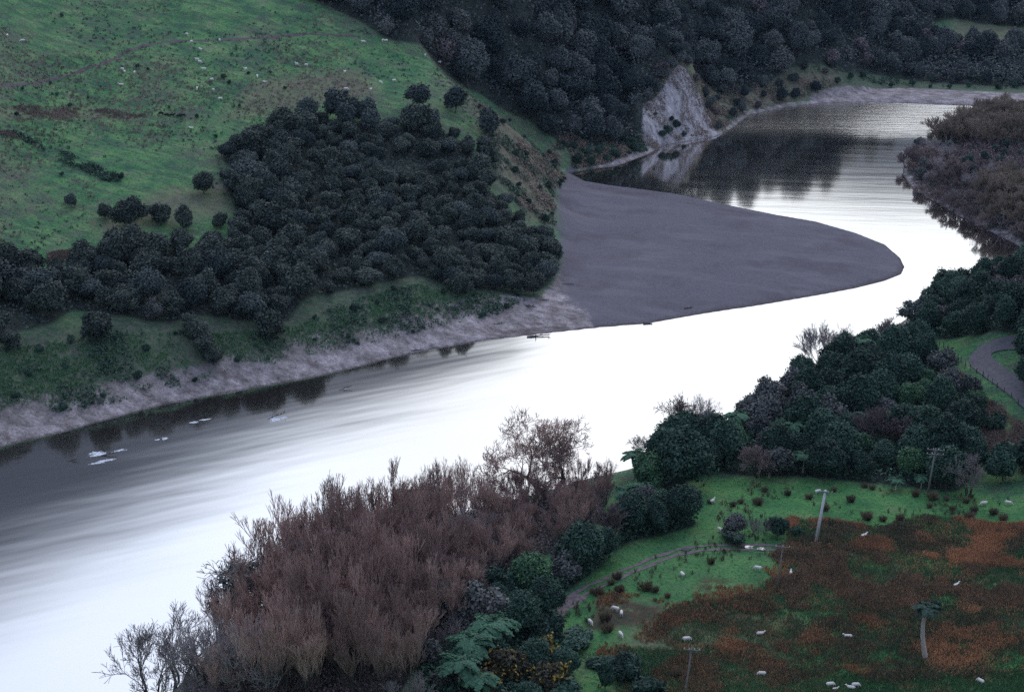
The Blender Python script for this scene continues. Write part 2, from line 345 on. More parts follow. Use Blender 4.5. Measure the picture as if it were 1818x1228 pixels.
    wf = mth(t, 'MULTIPLY_ADD', mth(t, 'MULTIPLY_ADD', fine, .5, wet.outputs[2]), -4.0, 2.1, clamp=True)
    c = mixc(t, mth(t, 'MULTIPLY', wf, .65), c, (.045,.030,.025))
    t.links.new(c, b.inputs['Base Color'])
    bh = mth(t, 'ADD', mth(t, 'MULTIPLY', fine, 1.0), mth(t, 'ADD', mth(t, 'MULTIPLY', vf, .25), mth(t, 'MULTIPLY', terr, .8)))
    bn = N(t, 'ShaderNodeBump', i_Strength=.7, i_Distance=.6); t.links.new(bh, bn.inputs['Height'])
    nw = mth(t, 'SUBTRACT', 1.0, mth(t, 'MULTIPLY', z1[1], .6)); t.links.new(mth(t, 'MULTIPLY', nw, .8), bn.inputs['Strength'])
    t.links.new(bn.outputs[0], b.inputs['Normal']); b.inputs['Specular IOR Level'].default_value = .15
    return m
# ------------------------------------------------------------------ object helpers
def tag(o, label=None, cat=None, group=None, kind=None):
    if label: o['label'] = label
    if cat: o['category'] = cat
    if group: o['group'] = group
    if kind: o['kind'] = kind
    return o
def npmesh(name, V, Fs, mat, smooth=False):
    V = np.asarray(V, float); Fs = np.asarray(Fs, int); k = Fs.shape[1]
    me = bpy.data.meshes.new(name); me.vertices.add(len(V)); me.vertices.foreach_set('co', V.ravel())
    me.loops.add(len(Fs)*k); me.loops.foreach_set('vertex_index', Fs.ravel()); me.polygons.add(len(Fs))
    me.polygons.foreach_set('loop_start', np.arange(0, len(Fs)*k, k)); me.polygons.foreach_set('loop_total', np.full(len(Fs), k))
    if smooth: me.polygons.foreach_set('use_smooth', np.ones(len(Fs), bool))
    me.update(calc_edges=True); me.validate(); me.materials.append(mat); return me
def link(name, data, parent=None, loc=None):
    o = bpy.data.objects.new(name, data); COL.objects.link(o)
    if parent: o.parent = parent
    if loc is not None: o.location = loc
    return o
def leaves(P, Nn, size, jit=.5, asp=1.5, r=rng):
    n = len(P); Nn = Nn+r.normal(0, jit, (n, 3)); Nn /= np.linalg.norm(Nn, axis=1)[:, None]+1e-9
    T = np.cross(Nn, r.normal(0, 1, (n, 3))); T /= np.linalg.norm(T, axis=1)[:, None]+1e-9; B = np.cross(Nn, T)
    s = (size*r.uniform(.6, 1.4, n))[:, None]; a = T*s*asp*.5; b = B*s*.5
    V = np.stack([P-a, P-b*.9, P+a, P+b*.9], 1).reshape(-1, 3)
    return V, np.arange(4*n).reshape(-1, 4)
def tubes(segs, sides):
    V = []; Fq = []
    for p0, p1, r0, r1 in segs:
        p0 = np.asarray(p0, float); p1 = np.asarray(p1, float); d = p1-p0; L = np.linalg.norm(d)+1e-9; d = d/L
        a = np.cross(d, (0, 0, 1.) if abs(d[2]) < .9 else (1., 0, 0)); a /= np.linalg.norm(a); b = np.cross(d, a); k = len(V)
        for j in range(sides):
            c, s = math.cos(2*math.pi*j/sides), math.sin(2*math.pi*j/sides); V.append(p0+(a*c+b*s)*r0)
        for j in range(sides):
            c, s = math.cos(2*math.pi*j/sides), math.sin(2*math.pi*j/sides); V.append(p1+(a*c+b*s)*r1)
        for j in range(sides):
            j2 = (j+1) % sides; Fq.append((k+j, k+j2, k+sides+j2, k+sides+j))
    return np.array(V), np.array(Fq)
# ---- leafy crowns: lobes in a dome, leaf clumps on their skins
def crown_mesh(name, mat, w, h, z0, nlobe=14, nleaf=3000, leaf=.4, seed=1, lobe=.42, top=1.0, jit=.55, pointy=0.0):
    r = np.random.default_rng(seed); cen = []; rad = []
    for k in range(nlobe):
        u = r.uniform(-.55, 1); th = k*2.399+r.uniform(-.4, .4); q = math.sqrt(max(0, 1-u*u*.9))
        q *= (1-pointy*max(u, 0)); sc = r.uniform(.35, .68)
        cen.append((math.cos(th)*q*w/2*sc*1.05, math.sin(th)*q*w/2*sc*1.05, z0+h*.5+u*h*.36)); rad.append(lobe*r.uniform(.62, 1.15)*min(w, h*1.1)/2)
    cen.append((0, 0, z0+h*.5)); rad.append(min(w, h)*.36)
    cen = np.array(cen); rad = np.array(rad)
    p = rad**2/np.sum(rad**2); idx = r.choice(len(cen), nleaf*2, p=p); D = r.normal(0, 1, (nleaf*2, 3)); D /= np.linalg.norm(D, axis=1)[:, None]
    P = cen[idx]+D*rad[idx][:, None]*r.uniform(.74, 1.14, (nleaf*2, 1))+r.normal(0, .035*w, (nleaf*2, 3))
    dd = np.linalg.norm(P[:, None]-cen[None], axis=2)/rad[None]
    keep = (dd.min(1) > .66) & (P[:, 2] > z0*.55); P = P[keep][:nleaf]; D = D[keep][:nleaf]
    ax, ay = r.uniform(.82, 1.22), r.uniform(.82, 1.22); P = P*np.array([ax, ay, 1.]); P[:, 2] += (P[:, 0]*r.uniform(-.12, .12)+P[:, 1]*r.uniform(-.12, .12)); D = D*.75+np.array([0, 0, .35])
    V, Fq = leaves(P, D, leaf, jit, 1.6, r); return npmesh(name, V, Fq, mat)
def trunk_mesh(name, mat, h, r0, limbs=5, spread=.3, seed=1):
    r = random.Random(seed); segs = []; p = np.array([0., 0, -.6]); n = 4
    for k in range(n):
        q = p+np.array([r.uniform(-.1, .1)*h*.3, r.uniform(-.1, .1)*h*.3, (h+.6)/n]); segs.append((p, q, r0*(1-k/n*.6), r0*(1-(k+1)/n*.6)))
        if k > 0:
            for j in range(limbs//2):
                a = r.uniform(0, 6.28); e = q+np.array([math.cos(a)*h*spread, math.sin(a)*h*spread, h*r.uniform(.2, .4)]); segs.append((q, e, r0*.45*(1-k/n*.5), r0*.12))
        p = q
    return npmesh(name, *tubes(segs, 6), mat, True)
def make_tree(name, mats, w, h, seed, trunkh=.3, **kw):
    root = link(name, None); link('trunk', trunk_mesh('trunk', M['bark'], h*.62, max(.12, h*.022), seed=seed), root)
    link('crown', crown_mesh('crown', mats, w, h*(1-trunkh*.5), h*trunkh*.5, seed=seed, **kw), root); root.rotation_mode = 'XYZ'; return root
# ---- bare trees
def bare_tree(name, tm, bm, seed, h, stems=1, spread=.5, up=.25, depth=5, kids=(3, 3, 4, 4, 4), wig=.25, r0=.2, shrink=.68, base_spread=.0, droop=0, first=.3, gnarl=1, tw=.02):
    r = random.Random(seed); thick = []; thin = []
    def grow(p, d, L, rad, lev):
        n = 3 if lev < 3 else 2; q = p
        for k in range(n):
            d = d+np.array([r.gauss(0, wig), r.gauss(0, wig), r.gauss(0, wig)])*(.5*gnarl); d[2] += up*.25-droop*lev*.1; d /= np.linalg.norm(d)
            e = q+d*L/n; ra, rb = rad*(1-k/n*.4), rad*(1-(k+1)/n*.4); (thick if lev < 2 else thin).append((q, e, max(ra, tw), max(rb, tw*.7))); q = e
            if lev < depth-1 and (k < n-1) and lev > 0: br(q, d, L, rb, lev, 1)
        if lev < depth-1: br(q, d, L, rad*.6, lev, kids[min(lev, len(kids)-1)])
    def br(q, d, L, rad, lev, n):
        for j in range(n):
            a = r.uniform(0, 6.28); s = spread*r.uniform(.5, 1.3); o = np.cross(d, (math.cos(a), math.sin(a), .3)); o /= np.linalg.norm(o)+1e-9
            nd = d*(1-.3*s)+o*s; nd[2] += up; nd /= np.linalg.norm(nd); grow(q, nd, L*shrink*r.uniform(.75, 1.15), rad*.62, lev+1)
    for s in range(stems):
        a = s*2.4+r.uniform(0, 1); d = np.array([math.cos(a)*base_spread*r.uniform(.3, 1), math.sin(a)*base_spread*r.uniform(.3, 1), 1.]); d /= np.linalg.norm(d)
        grow(np.array([math.cos(a)*.4*(stems > 1), math.sin(a)*.4*(stems > 1), -.5]), d, h*first*r.uniform(.8, 1.2), r0, 0)
    root = link(name, None)
    V, Fq = tubes(thick, 5); V2, F2 = tubes(thin, 3); s = h/max(V2[:, 2].max(), 1e-3); V *= s; V2 *= s
    link('trunk', npmesh('trunk', V, Fq, bm, True), root); link('crown', npmesh('crown', V2, F2, tm), root)
    return root
# ---- tree fern
def fern_tree(name, h, R, seed, trunk_curve=0, tm='ponga', nf=18, r0=.16, fm='fern'):
    r = random.Random(seed); root = link(name, None); segs = []; p = np.array([0., 0, -.4]); n = 8
    for k in range(n):
        t = (k+1)/n; q = np.array([trunk_curve*(math.sin(t*2.4)-.0)*-1, 0, h*t]); segs.append((p, q, r0*(1.25-t*.5), r0*(1.25-(t+1/n)*.5))); p = q
    link('trunk', npmesh('trunk', *tubes(segs, 7), M[tm], True), root)
    P = []; Nn = []
    for k in range(nf):
        a = k*2.399; el = r.uniform(.15, .9); L = R*r.uniform(.8, 1.1)
        for j in range(26):
            t = (j+.5)/26; out = L*t*math.cos(el*(1-t)); z = L*(math.sin(el)*t-.62*t*t)
            wd = .26*R*math.sin(math.pi*min(1, t*.85+.12))
            for sgn in (-1, -.5, .5, 1):
                P.append(p+np.array([math.cos(a)*out-math.sin(a)*wd*sgn*.7, math.sin(a)*out+math.cos(a)*wd*sgn*.7, z-abs(sgn)*.06*R]))
                Nn.append((math.cos(a)*t*.6, math.sin(a)*t*.6, 1))
    V, Fq = leaves(np.array(P), np.array(Nn), .16*R, .22, 1.6, np.random.default_rng(seed)); link('fronds', npmesh('fronds', V, Fq, M[fm]), root); return root
def copy_tree(o, parent=None):
    c = o.copy(); COL.objects.link(c); c.parent = parent
    for ch in KIDS[o.name]: 
        d = ch.copy(); COL.objects.link(d); d.parent = c
    return c
KIDS = {}; USED = set()
def place(protos, x, y, label, cat, group=None, sc=1.0, rz=None, tilt=.04, dz=0.0, pick=None, sz=None):
    o = protos[rnd.randrange(len(protos)) if pick is None else pick]
    if o.name not in KIDS: KIDS[o.name] = list(o.children)
    if o.name in USED: c = copy_tree(o)
    else: c = o; USED.add(o.name)
    z = float(height(x, y)[0]); c.location = (x, y, z+dz); c.rotation_euler = (rnd.uniform(-tilt, tilt), rnd.uniform(-tilt, tilt), rnd.uniform(0, 6.28) if rz is None else rz)
    c.scale = (sc, sc, sz or sc*rnd.uniform(.92, 1.1)) if not isinstance(sc, tuple) else sc
    for k in ('group',):
        if k in c.keys(): del c[k]
    tag(c, label, cat, group); return c
def poisson(poly, dist, nmax=10000, jitter=None, seed=3, dens=None):
    r = np.random.default_rng(seed); lo = poly.min(0); hi = poly.max(0); area = (hi-lo).prod()
    C_ = r.uniform(lo, hi, (int(area/dist**2*12), 2)); C_ = C_[inside(C_, poly)]; out = []; grid = {}
    for p in C_:
        dd = dist*(dens(p) if dens else 1); gx, gy = int(p[0]//dist), int(p[1]//dist); ok = True
        for i in range(-2, 3):
            for j in range(-2, 3):
                for q in grid.get((gx+i, gy+j), ()):
                    if (q[0]-p[0])**2+(q[1]-p[1])**2 < dd*dd: ok = False; break
                if not ok: break
            if not ok: break
        if ok: grid.setdefault((gx, gy), []).append(p); out.append(p)
        if len(out) >= nmax: break
    return np.array(out)
def project(x, y, z):
    dx, dy, dz = x, y, z-HC; dep = dy*cP-dz*sP; return W0/2+F*dx/dep, H0/2-F*(dy*sP+dz*cP)/dep, dep
# ================================================================== zones on the ground
Z = {}
Z['mud'] = [wpoly([(-60,820),(0,797),(200,746),(400,701),(560,673),(700,638),(860,608),(960,596),(1090,592),(1170,566),(1150,500),(1060,450),(1000,470),(985,500),(960,530),(880,522),(800,530),(740,540),(660,565),(560,590),(440,625),(340,650),(240,668),(120,690),(0,705),(-60,710)]),
            wpoly([(1440,187),(1600,185),(1900,200),(1900,170),(1600,156),(1500,152),(1440,168)]), wpoly([(1080,288),(1160,262),(1160,272),(1100,298)])]
Z['gravel'] = [np.array([(at_z(x, y, 0)[:2] if k < 13 else at_z(x, y, 1.0)[:2]) for k, (x, y) in enumerate([(1012,298),(1040,314),(1150,330),(1300,358),(1460,386),(1590,426),(1628,476),(1590,507),(1460,532),(1250,564),(1090,588),(1060,590),(1045,565),(1010,535),(990,505),(990,420),(985,345)])])]
Z['rust'] = [wpoly([(1440,925),(1500,938),(1560,945),(1640,925),(1700,930),(1760,940),(1850,935),(1850,1150),(1760,1150),(1640,1160),(1500,1145),(1380,1135),(1260,1120),(1180,1150),(1220,1090),(1280,1060),(1380,1040),(1420,1000),(1400,960)]),
             wpoly([(1060,1060),(1180,1075),(1160,1105),(1040,1120)]), wpoly([(1250,1025),(1340,1040),(1320,1055),(1240,1045)]), wpoly([(1700,720),(1818,740),(1818,830),(1740,820)])]
T1 = [(0,470),(45,480),(70,500),(130,490),(200,450),(260,440),(330,445),(400,440),(425,400),(410,340),(430,320),(395,285),(440,250),(500,235),(560,225),(640,215),(740,225),(800,240),(840,270),(860,330),(930,400),(975,440),(988,485),(960,515),(920,520),(850,515),(790,505),(740,490),(690,500),(620,515),(540,530),(510,570),(440,570),(350,560),(300,575),(200,560),(130,550),(90,575),(30,590),(-30,600),(-30,480)]
T1W = wpoly(T1)
T2 = [(500,-20),(600,20),(700,75),(780,120),(850,165),(940,215),(1010,262),(1080,262),(1140,262),(1148,200),(1185,118),(1235,128),(1275,170),(1330,165),(1400,120),(1470,118),(1500,130),(1600,140),(1700,150),(1860,155),(1860,98),(1760,92),(1670,88),(1655,40),(1700,34),(1860,48),(1860,-110),(1600,-100),(1400,-95),(1200,-38),(1000,-30),(850,-60),(700,-80),(600,-70)]
T2W = wpoly(T2)
T3 = [(1240,835),(1330,845),(1450,848),(1560,858),(1700,872),(1735,830),(1740,760),(1725,700),(1680,660),(1620,625),(1560,625),(1490,660),(1410,700),(1310,755),(1210,805),(1150,850),(1190,880)]
T3W = wpoly(T3)
T4 = [(1590,600),(1640,560),(1720,515),(1800,490),(1880,470),(1880,600),(1800,595),(1720,596),(1650,600)]
T4W = wpoly(T4)
T5 = [(300,1270),(385,1160),(475,1085),(570,1022),(670,972),(770,935),(870,908),(970,882),(1050,858),(1090,860),(1060,930),(1000,965),(940,1010),(880,1060),(820,1110),(740,1170),(690,1260)]
T5W = wpoly(T5)
T6 = [(720,1270),(760,1180),(830,1120),(890,1080),(960,1020),(1040,1000),(1090,985),(1110,930),(1150,900),(1240,930),(1230,935),(1110,965),(1060,1010),(975,1075),(965,1130),(1010,1180),(1030,1270)]
T6W = wpoly(T6)
T7 = [(1606,300),(1618,266),(1670,250),(1705,230),(1745,212),(1800,204),(1880,240),(1880,440),(1800,425),(1740,404),(1680,372),(1626,344)]
T7W = wpoly(T7)
Z['floor'] = [T1W, T2W, T3W, T4W, T5W, T6W, T7W]
Z['dry'] = [wpoly([(1120,262),(1145,185),(1190,105),(1225,100),(1260,150),(1290,200),(1290,245),(1276,246)]), wpoly([(850,185),(1010,230),(990,300),(1005,320),(985,345),(985,400),(940,390),(880,310),(860,260)]), wpoly([(150,395),(300,330),(420,330),(420,370),(300,400),(200,420)]), wpoly([(450,140),(640,120),(680,170),(520,200),(380,220)]), wpoly([(1240,150),(1300,140),(1480,115),(1500,150),(1420,175),(1330,200),(1270,235)]), T7W, wpoly([(1000,230),(1140,240),(1150,268),(1080,290),(1020,300)]), wpoly([(0,185),(180,190),(260,205),(260,215),(130,212),(0,205)]), wpoly([(1690,30),(1818,45),(1818,90),(1670,88)]), wpoly([(1100,1060),(1400,1100),(1400,1228),(1100,1228)])]
Z['cliff'] = [wpoly([(1138,262),(1282,250),(1262,205),(1235,155),(1216,120),(1200,116),(1182,150),(1142,186)])]
def zone(P, key, soft=2.5):
    v = np.zeros(len(P))
    for poly in Z[key]: v = np.maximum(v, sstep(-soft, soft, sdist(P, poly)))
    return v
me = None
nx, ny = len(AX), len(AY); ii = np.arange((ny-1)*nx).reshape(ny-1, nx)[:, :-1].ravel()
FQ = np.c_[ii, ii+1, ii+nx+1, ii+nx]
ter = npmesh('ground', np.c_[GP, GH], FQ, terrain_mat(), True)
core = np.ones(len(GP), bool)
gs = zone(GP, 'gravel', 1.8); gw = zone(GP, 'gravel', 13); gm = sstep(1, 9, GD)
za = np.c_[zone(GP, 'mud', 3), gs*(1-gm)+gw*gm, zone(GP, 'rust', 5), np.ones(len(GP))]
# cliff weight also needs steep ground
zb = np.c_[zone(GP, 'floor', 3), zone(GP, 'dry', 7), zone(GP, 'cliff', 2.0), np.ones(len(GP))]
za[:, 0] = np.maximum(za[:, 0], .55*(1-sstep(2, 5, GD))*(GD > -4)*(1-za[:, 1]))
Z['lush'] = [wpoly([(900,1300),(960,1110),(1040,1020),(1100,940),(1240,850),(1450,850),(1700,870),(1900,870),(1900,1300)]), wpoly([(1655,595),(1720,600),(1720,625),(1690,640),(1660,625)])]
Z['rough'] = [wpoly([(-60,590),(60,575),(200,555),(300,550),(420,550),(520,535),(640,490),(740,465),(860,490),(985,480),(880,570),(740,620),(560,672),(300,720),(-60,800)]), Z['dry'][1], Z['dry'][6], wpoly([(1280,160),(1480,112),(1600,138),(1900,145),(1900,170),(1740,160),(1440,168),(1290,240)])]
zc = np.c_[zone(GP, 'lush', 4), zone(GP, 'rough', 7), np.zeros(len(GP)), np.ones(len(GP))]
for nm, dat in (('zone_one', za), ('zone_two', zb), ('zone_three', zc)):
    ca = ter.color_attributes.new(nm, 'FLOAT_COLOR', 'POINT'); ca.data.foreach_set('color', dat.ravel())
ground = tag(link('ground', ter), kind='structure')
# ================================================================== water
def water_mat():
    m = bpy.data.materials.new('river water'); m.use_nodes = True; t = m.node_tree; t.nodes.clear()
    o = t.nodes.new('ShaderNodeOutputMaterial'); pos = objco(t)
    sx = t.nodes.new('ShaderNodeSeparateXYZ'); t.links.new(pos, sx.inputs[0])
    farw = mth(t, 'DIVIDE', mth(t, 'SUBTRACT', sx.outputs[1], 440.0), 50.0, clamp=True)      # 0 near reach, 1 far reach
    nearn = noise(t, .040, 3, objco(t, (.30, 1.5, 1), -.50), .5)
    farn = noise(t, .07, 5, objco(t, (.35, 2.6, 1), .10), .6)
    mx = N(t, 'ShaderNodeMix'); t.links.new(farw, mx.inputs[0]); t.links.new(nearn, mx.inputs[2]); t.links.new(farn, mx.inputs[3])
    h = mx.outputs[0]
    riff = mth(t, 'DIVIDE', mth(t, 'SUBTRACT', sx.outputs[1], 602.0), 22.0, clamp=True)      # broken water of the far rapid
    rn = noise(t, .16, 5, objco(t, (.22, 2.4, 1), .05), .65)
    hh = mth(t, 'ADD', mth(t, 'MULTIPLY', h, mth(t, 'MULTIPLY_ADD', farw, -.35, .60)), mth(t, 'MULTIPLY', rn, mth(t, 'MULTIPLY', riff, 1.9)))
    bn = N(t, 'ShaderNodeBump', i_Strength=1.0, i_Distance=.09); t.links.new(hh, bn.inputs['Height'])
    g = N(t, 'ShaderNodeBsdfAnisotropic') if hasattr(bpy.types, 'ShaderNodeBsdfAnisotropic') else N(t, 'ShaderNodeBsdfGlossy')
    g.inputs['Color'].default_value = (.97, .965, .94, 1)
    rg = mth(t, 'MULTIPLY_ADD', h, .08, .03); rg = mth(t, 'ADD', rg, mth(t, 'MULTIPLY', riff, .10)); t.links.new(rg, g.inputs['Roughness']); t.links.new(bn.outputs[0], g.inputs['Normal'])
    d = N(t, 'ShaderNodeBsdfDiffuse'); d.inputs['Color'].default_value = (.06, .05, .045, 1)
    fr = N(t, 'ShaderNodeFresnel', i_IOR=1.33); t.links.new(bn.outputs[0], fr.inputs['Normal'])
    mxs = N(t, 'ShaderNodeMixShader'); t.links.new(mth(t, 'MULTIPLY_ADD', fr.outputs[0], 1.2, .62, clamp=True), mxs.inputs[0])
    t.links.new(d.outputs[0], mxs.inputs[1]); t.links.new(g.outputs[0], mxs.inputs[2]); t.links.new(mxs.outputs[0], o.inputs[0]); return m
M['water'] = water_mat()
wv = [(-700,-60,0),(900,-60,0),(900,800,0),(-700,800,0)]
tag(link('river_water', npmesh('river_water', wv, [(0,1,2,3)], M['water'])), kind='structure')
# ================================================================== vegetation kinds
manuka = [make_tree('thicket_tree', M['manuka'], 6.2, 6.4, 10, trunkh=.12, nlobe=18, nleaf=4200, leaf=.34, lobe=.38),
          make_tree('thicket_tree', M['manuka'], 8.2, 5.6, 11, trunkh=.10, nlobe=8, nleaf=4600, leaf=.36, lobe=.44),
          make_tree('thicket_tree', M['manuka'], 6.6, 7.6, 12, trunkh=.14, nlobe=11, nleaf=4200, leaf=.34, lobe=.36, pointy=.5),
          make_tree('thicket_tree', M['manuka'], 7.4, 6.2, 13, trunkh=.12, nlobe=7, nleaf=4200, leaf=.36, lobe=.42),
          make_tree('thicket_tree', M['manuka'], 5.6, 5.2, 14, trunkh=.10, nlobe=30, nleaf=3600, leaf=.32, lobe=.26),
          make_tree('thicket_tree', M['kanuka'], 7.6, 7.4, 15, trunkh=.18, nlobe=10, nleaf=3200, leaf=.36, lobe=.34)]
kanuka = [make_tree('hillside_tree', M['kanuka'], 7.0, 8.0+.4*k, 30+k, trunkh=.3, nlobe=12+k, nleaf=2600, leaf=.5, lobe=.42) for k in range(3)]
forest = [make_tree('forest_tree', M['forest'], *q, 50+k, trunkh=.08, nleaf=5600, leaf=.46, **kw) for k, (q, kw) in enumerate((((12, 10), dict(nlobe=9, lobe=.40)), ((9.5, 13), dict(nlobe=26, lobe=.28, pointy=.6)), ((13, 9), dict(nlobe=14, lobe=.32)), ((10.5, 11.5), dict(nlobe=40, lobe=.25)), ((11, 12.5), dict(nlobe=12, lobe=.34, pointy=.4))))]
forest += [make_tree('forest_tree', M['mauve'], 8, 7, 58, trunkh=.1, nlobe=24, nleaf=3200, leaf=.45, lobe=.3)]
forest += [make_tree('forest_tree', M['greygreen'], 9, 9, 59, trunkh=.15, nlobe=26, nleaf=3000, leaf=.5, lobe=.3)]
broad = [make_tree('evergreen_tree', M['broad'], 9, 9+.8*k, 70+k, trunkh=.2, nlobe=40+4*k, nleaf=8000, leaf=.36, lobe=.25, pointy=.25*(k % 2)) for k in range(4)]
bright = [make_tree('broadleaf_tree', M['bright'], 8, 8, 80+k, trunkh=.2, nlobe=38, nleaf=8000, leaf=.34, lobe=.25) for k in range(2)]
shrubd = [make_tree('dark_shrub', M['broad'], 4.5, 3.4+.4*k, 90+k, trunkh=.1, nlobe=12, nleaf=2200, leaf=.32, lobe=.4) for k in range(3)]
shrubg = [make_tree('greygreen_shrub', M['greygreen'], 5, 4.4, 95, trunkh=.1, nlobe=18, nleaf=2800, leaf=.3, lobe=.34)]
gorse = [make_tree('gorse_bush', M['gorse'], 4.5, 3.6, 97+k, trunkh=.1, nlobe=16, nleaf=3000, leaf=.28, lobe=.34) for k in range(2)]
for o in gorse:
    tag(link('flowers', crown_mesh('flowers', M['gorseflower'], 4.5, 3.4, .5, nlobe=16, nleaf=200, leaf=.26, seed=97, lobe=.35), o), kind='stuff')
pine = [make_tree('spreading_tree', M['kanuka'], 11, 9.5, 101, trunkh=.75, nlobe=11, nleaf=2600, leaf=.5, lobe=.27)]
willow = [bare_tree('bare_willow', M['twig'], M['bark'], 200+k, 12.5, stems=9, spread=.40, up=.40, depth=5, kids=(3,3,3,3), wig=.2, r0=.12, shrink=.64, base_spread=.62, first=.36, tw=.026) for k in range(5)]
willowg = [bare_tree('grey_willow', M['twiggrey'], M['bark'], 220+k, 10, stems=5, spread=.6, up=.22, depth=5, kids=(3,3,3,3), wig=.25, r0=.16, shrink=.68, base_spread=.6, first=.32, tw=.026) for k in range(2)]
willowt = [bare_tree('tan_willow', M['twigtan'], M['twiggrey'], 230+k, 9, stems=7, spread=.55, up=.2, depth=5, kids=(3,3,3,3), wig=.25, r0=.12, shrink=.68, base_spread=.7, first=.3, tw=.05) for k in range(2)]
willowr = [bare_tree('russet_willow', M['russet'], M['bark'], 240+k, 8, stems=7, spread=.6, up=.15, depth=5, kids=(3,3,3,3), wig=.25, r0=.12, shrink=.68, base_spread=.7, first=.3, tw=.05) for k in range(2)]
ferns = [fern_tree('tree_fern', 4+1.2*k, 2.6, 300+k) for k in range(2)]
G1 = 'round trees of the hillside thicket'
def P(px, py): return hit(px, py)[:2]
# ---- singles first so that the thickets can keep clear of them
singles = []
def single(protos, px, py, label, cat, sc=1.0, pick=None, group=None, **kw):
    x, y = P(px, py); singles.append((x, y)); return place(protos, x, y, label, cat, group, sc, pick=pick, **kw)
single(manuka, 170, 602, 'dark rounded tree standing alone on the grass below the thicket', 'tree', 1.12, 1)
single(manuka, 362, 345, 'lone round dark tree on the pale pasture above the thicket', 'tree', .85, 2)
single(manuka, 399, 319, 'tiny dark round tree just right of the lone pasture tree', 'tree', .42, 2)
single(manuka, 229, 402, 'largest domed tree on the upper left edge of the thicket', 'tree', 1.2, 3)
single(manuka, 188, 388, 'small round tree left of the largest domed edge tree', 'tree', .62, 0)
single(manuka, 286, 398, 'domed tree between the largest edge tree and the thicket', 'tree', .95, 1)
single(manuka, 330, 408, 'narrow domed tree on the upper edge of the thicket', 'tree', .9, 0)
single(manuka, 391, 405, 'round tree on the grass notch beside the thicket', 'tree', .8, 4)
single(kanuka, 127, 368, 'small flat topped shrub tree out on the left pasture', 'tree', .45, 0)
single(manuka, 148, 484, 'broad dark tree on the rusty grass left of the thicket', 'tree', 1.1, 2)
single(manuka, 861, 284, 'round tree on the grass at the upper right end of the thicket', 'tree', 1.05, 3)
single(kanuka, 868, 248, 'tall two humped tree on the thicket right edge', 'tree', 1.0, 1)
single(pine, 745, 205, 'wide spreading tree rising above the top of the thicket', 'tree', .95)
single(kanuka, 808, 202, 'rough conical tree right of the wide spreading tree', 'tree', 1.0, 2)
single(kanuka, 600, 215, 'ragged flat crowned tree at the top left of the thicket', 'tree', 1.1, 0)
single(manuka, 738, 238, 'big smooth domed tree below the wide spreading tree', 'tree', 1.75, 4)
single(manuka, 20, 622, 'small bush on the bank at the left edge of the picture', 'tree', .7, 1)
for k, (px, py, s) in enumerate(((380,648,.7),(365,628,.8),(350,606,.8),(338,590,.75))):
    single(manuka, px, py, ['lowest','second lowest','third lowest','topmost'][k]+' tree of the dark line running down to the bank', 'tree', s, k)
single(shrubg, 274, 566, 'brownish grey round tree at the thicket lower edge', 'tree', 1.05)
single(manuka, 480, 600, 'large dark tree at the lowest point of the thicket', 'tree', 1.35, 4)
single(manuka, 815, 525, 'brown tinged tree low on the bank by the sandy beach', 'tree', .9, 3)
single(manuka, 948, 524, 'tree at the thicket corner beside the gravel bar', 'tree', .9, 2)
# ---- thicket
def thick(polyw, dist, seed): 
    pts = poisson(polyw, dist, seed=seed)
    sg = np.array(singles)
    return [p for p in pts if np.min(np.hypot(sg[:, 0]-p[0], sg[:, 1]-p[1])) > 3.2]
gaps = [(738,300,26,16),(425,268,18,10),(700,268,12,6)]
pts = thick(T1W, 4.35, 5); pts.sort(key=lambda p: p[1])
nT1 = 0
def thin_out(p, px, py): return (px < 340 and py > 500 and vnoise(np.array([p[0]]), np.array([p[1]]), 9.)[0] > .56) or (700 < px < 800 and 255 < py < 330 and vnoise(np.array([p[0]]), np.array([p[1]]), 8.)[0] > .55)
for p in pts:
    px, py, _ = project(p[0], p[1], height(p[0], p[1])[0])
    if any(((px-a)/c)**2+((py-b)/d)**2 < 1 for a, b, c, d in gaps): continue
    if thin_out(p, px, py): continue
    if nT1 >= 296: break
    up = py < 310; s_ = rnd.uniform(.78, 1.32) if px < 540 else rnd.uniform(.6, 1.02); sw = 'large' if (s_ > 1.12 or (px >= 540 and s_ > .88)) else 'small' if (s_ < .9 and px < 540) or s_ < .72 else 'middling'
    zl = ('at the far left end' if px < 130 else 'below the domed edge trees' if px < 330 else 'at the grass notch') + (' of the thicket, near its lower edge' if py > 535 else ' of the thicket, near its upper edge' if py < 450 else ' of the thicket')
    zr = 'in the upper right of the thicket' if py < 330 else 'on the lower edge of the thicket above the bank' if py > 478 else 'beside the slope to the gravel bar' if px > 850 else 'in the middle of the thicket' if px < 700 else 'in the right middle of the thicket'
    if py < 235+rnd.uniform(-20, 20): place(kanuka, p[0], p[1], 'dark ragged tree in the upper part of the hillside thicket', 'tree', 'ragged trees at the top of the hillside thicket', rnd.uniform(.7, 1.05))
    elif px < 540: nT1 += 1; place(manuka, p[0], p[1], sw+' dark rounded tree '+zl, 'tree', 'round trees of the left thicket', (s_*rnd.uniform(.85, 1.15), s_*rnd.uniform(.85, 1.15), s_*rnd.uniform(.8, 1.1)))
    else: nT1 += 1; place(manuka, p[0], p[1], sw+' dark rounded tree '+zr, 'tree', 'round trees of the right thicket', (s_*rnd.uniform(.85, 1.25), s_*rnd.uniform(.85, 1.15), s_*rnd.uniform(.75, 1.05)))
print('T1', len(pts), nT1)
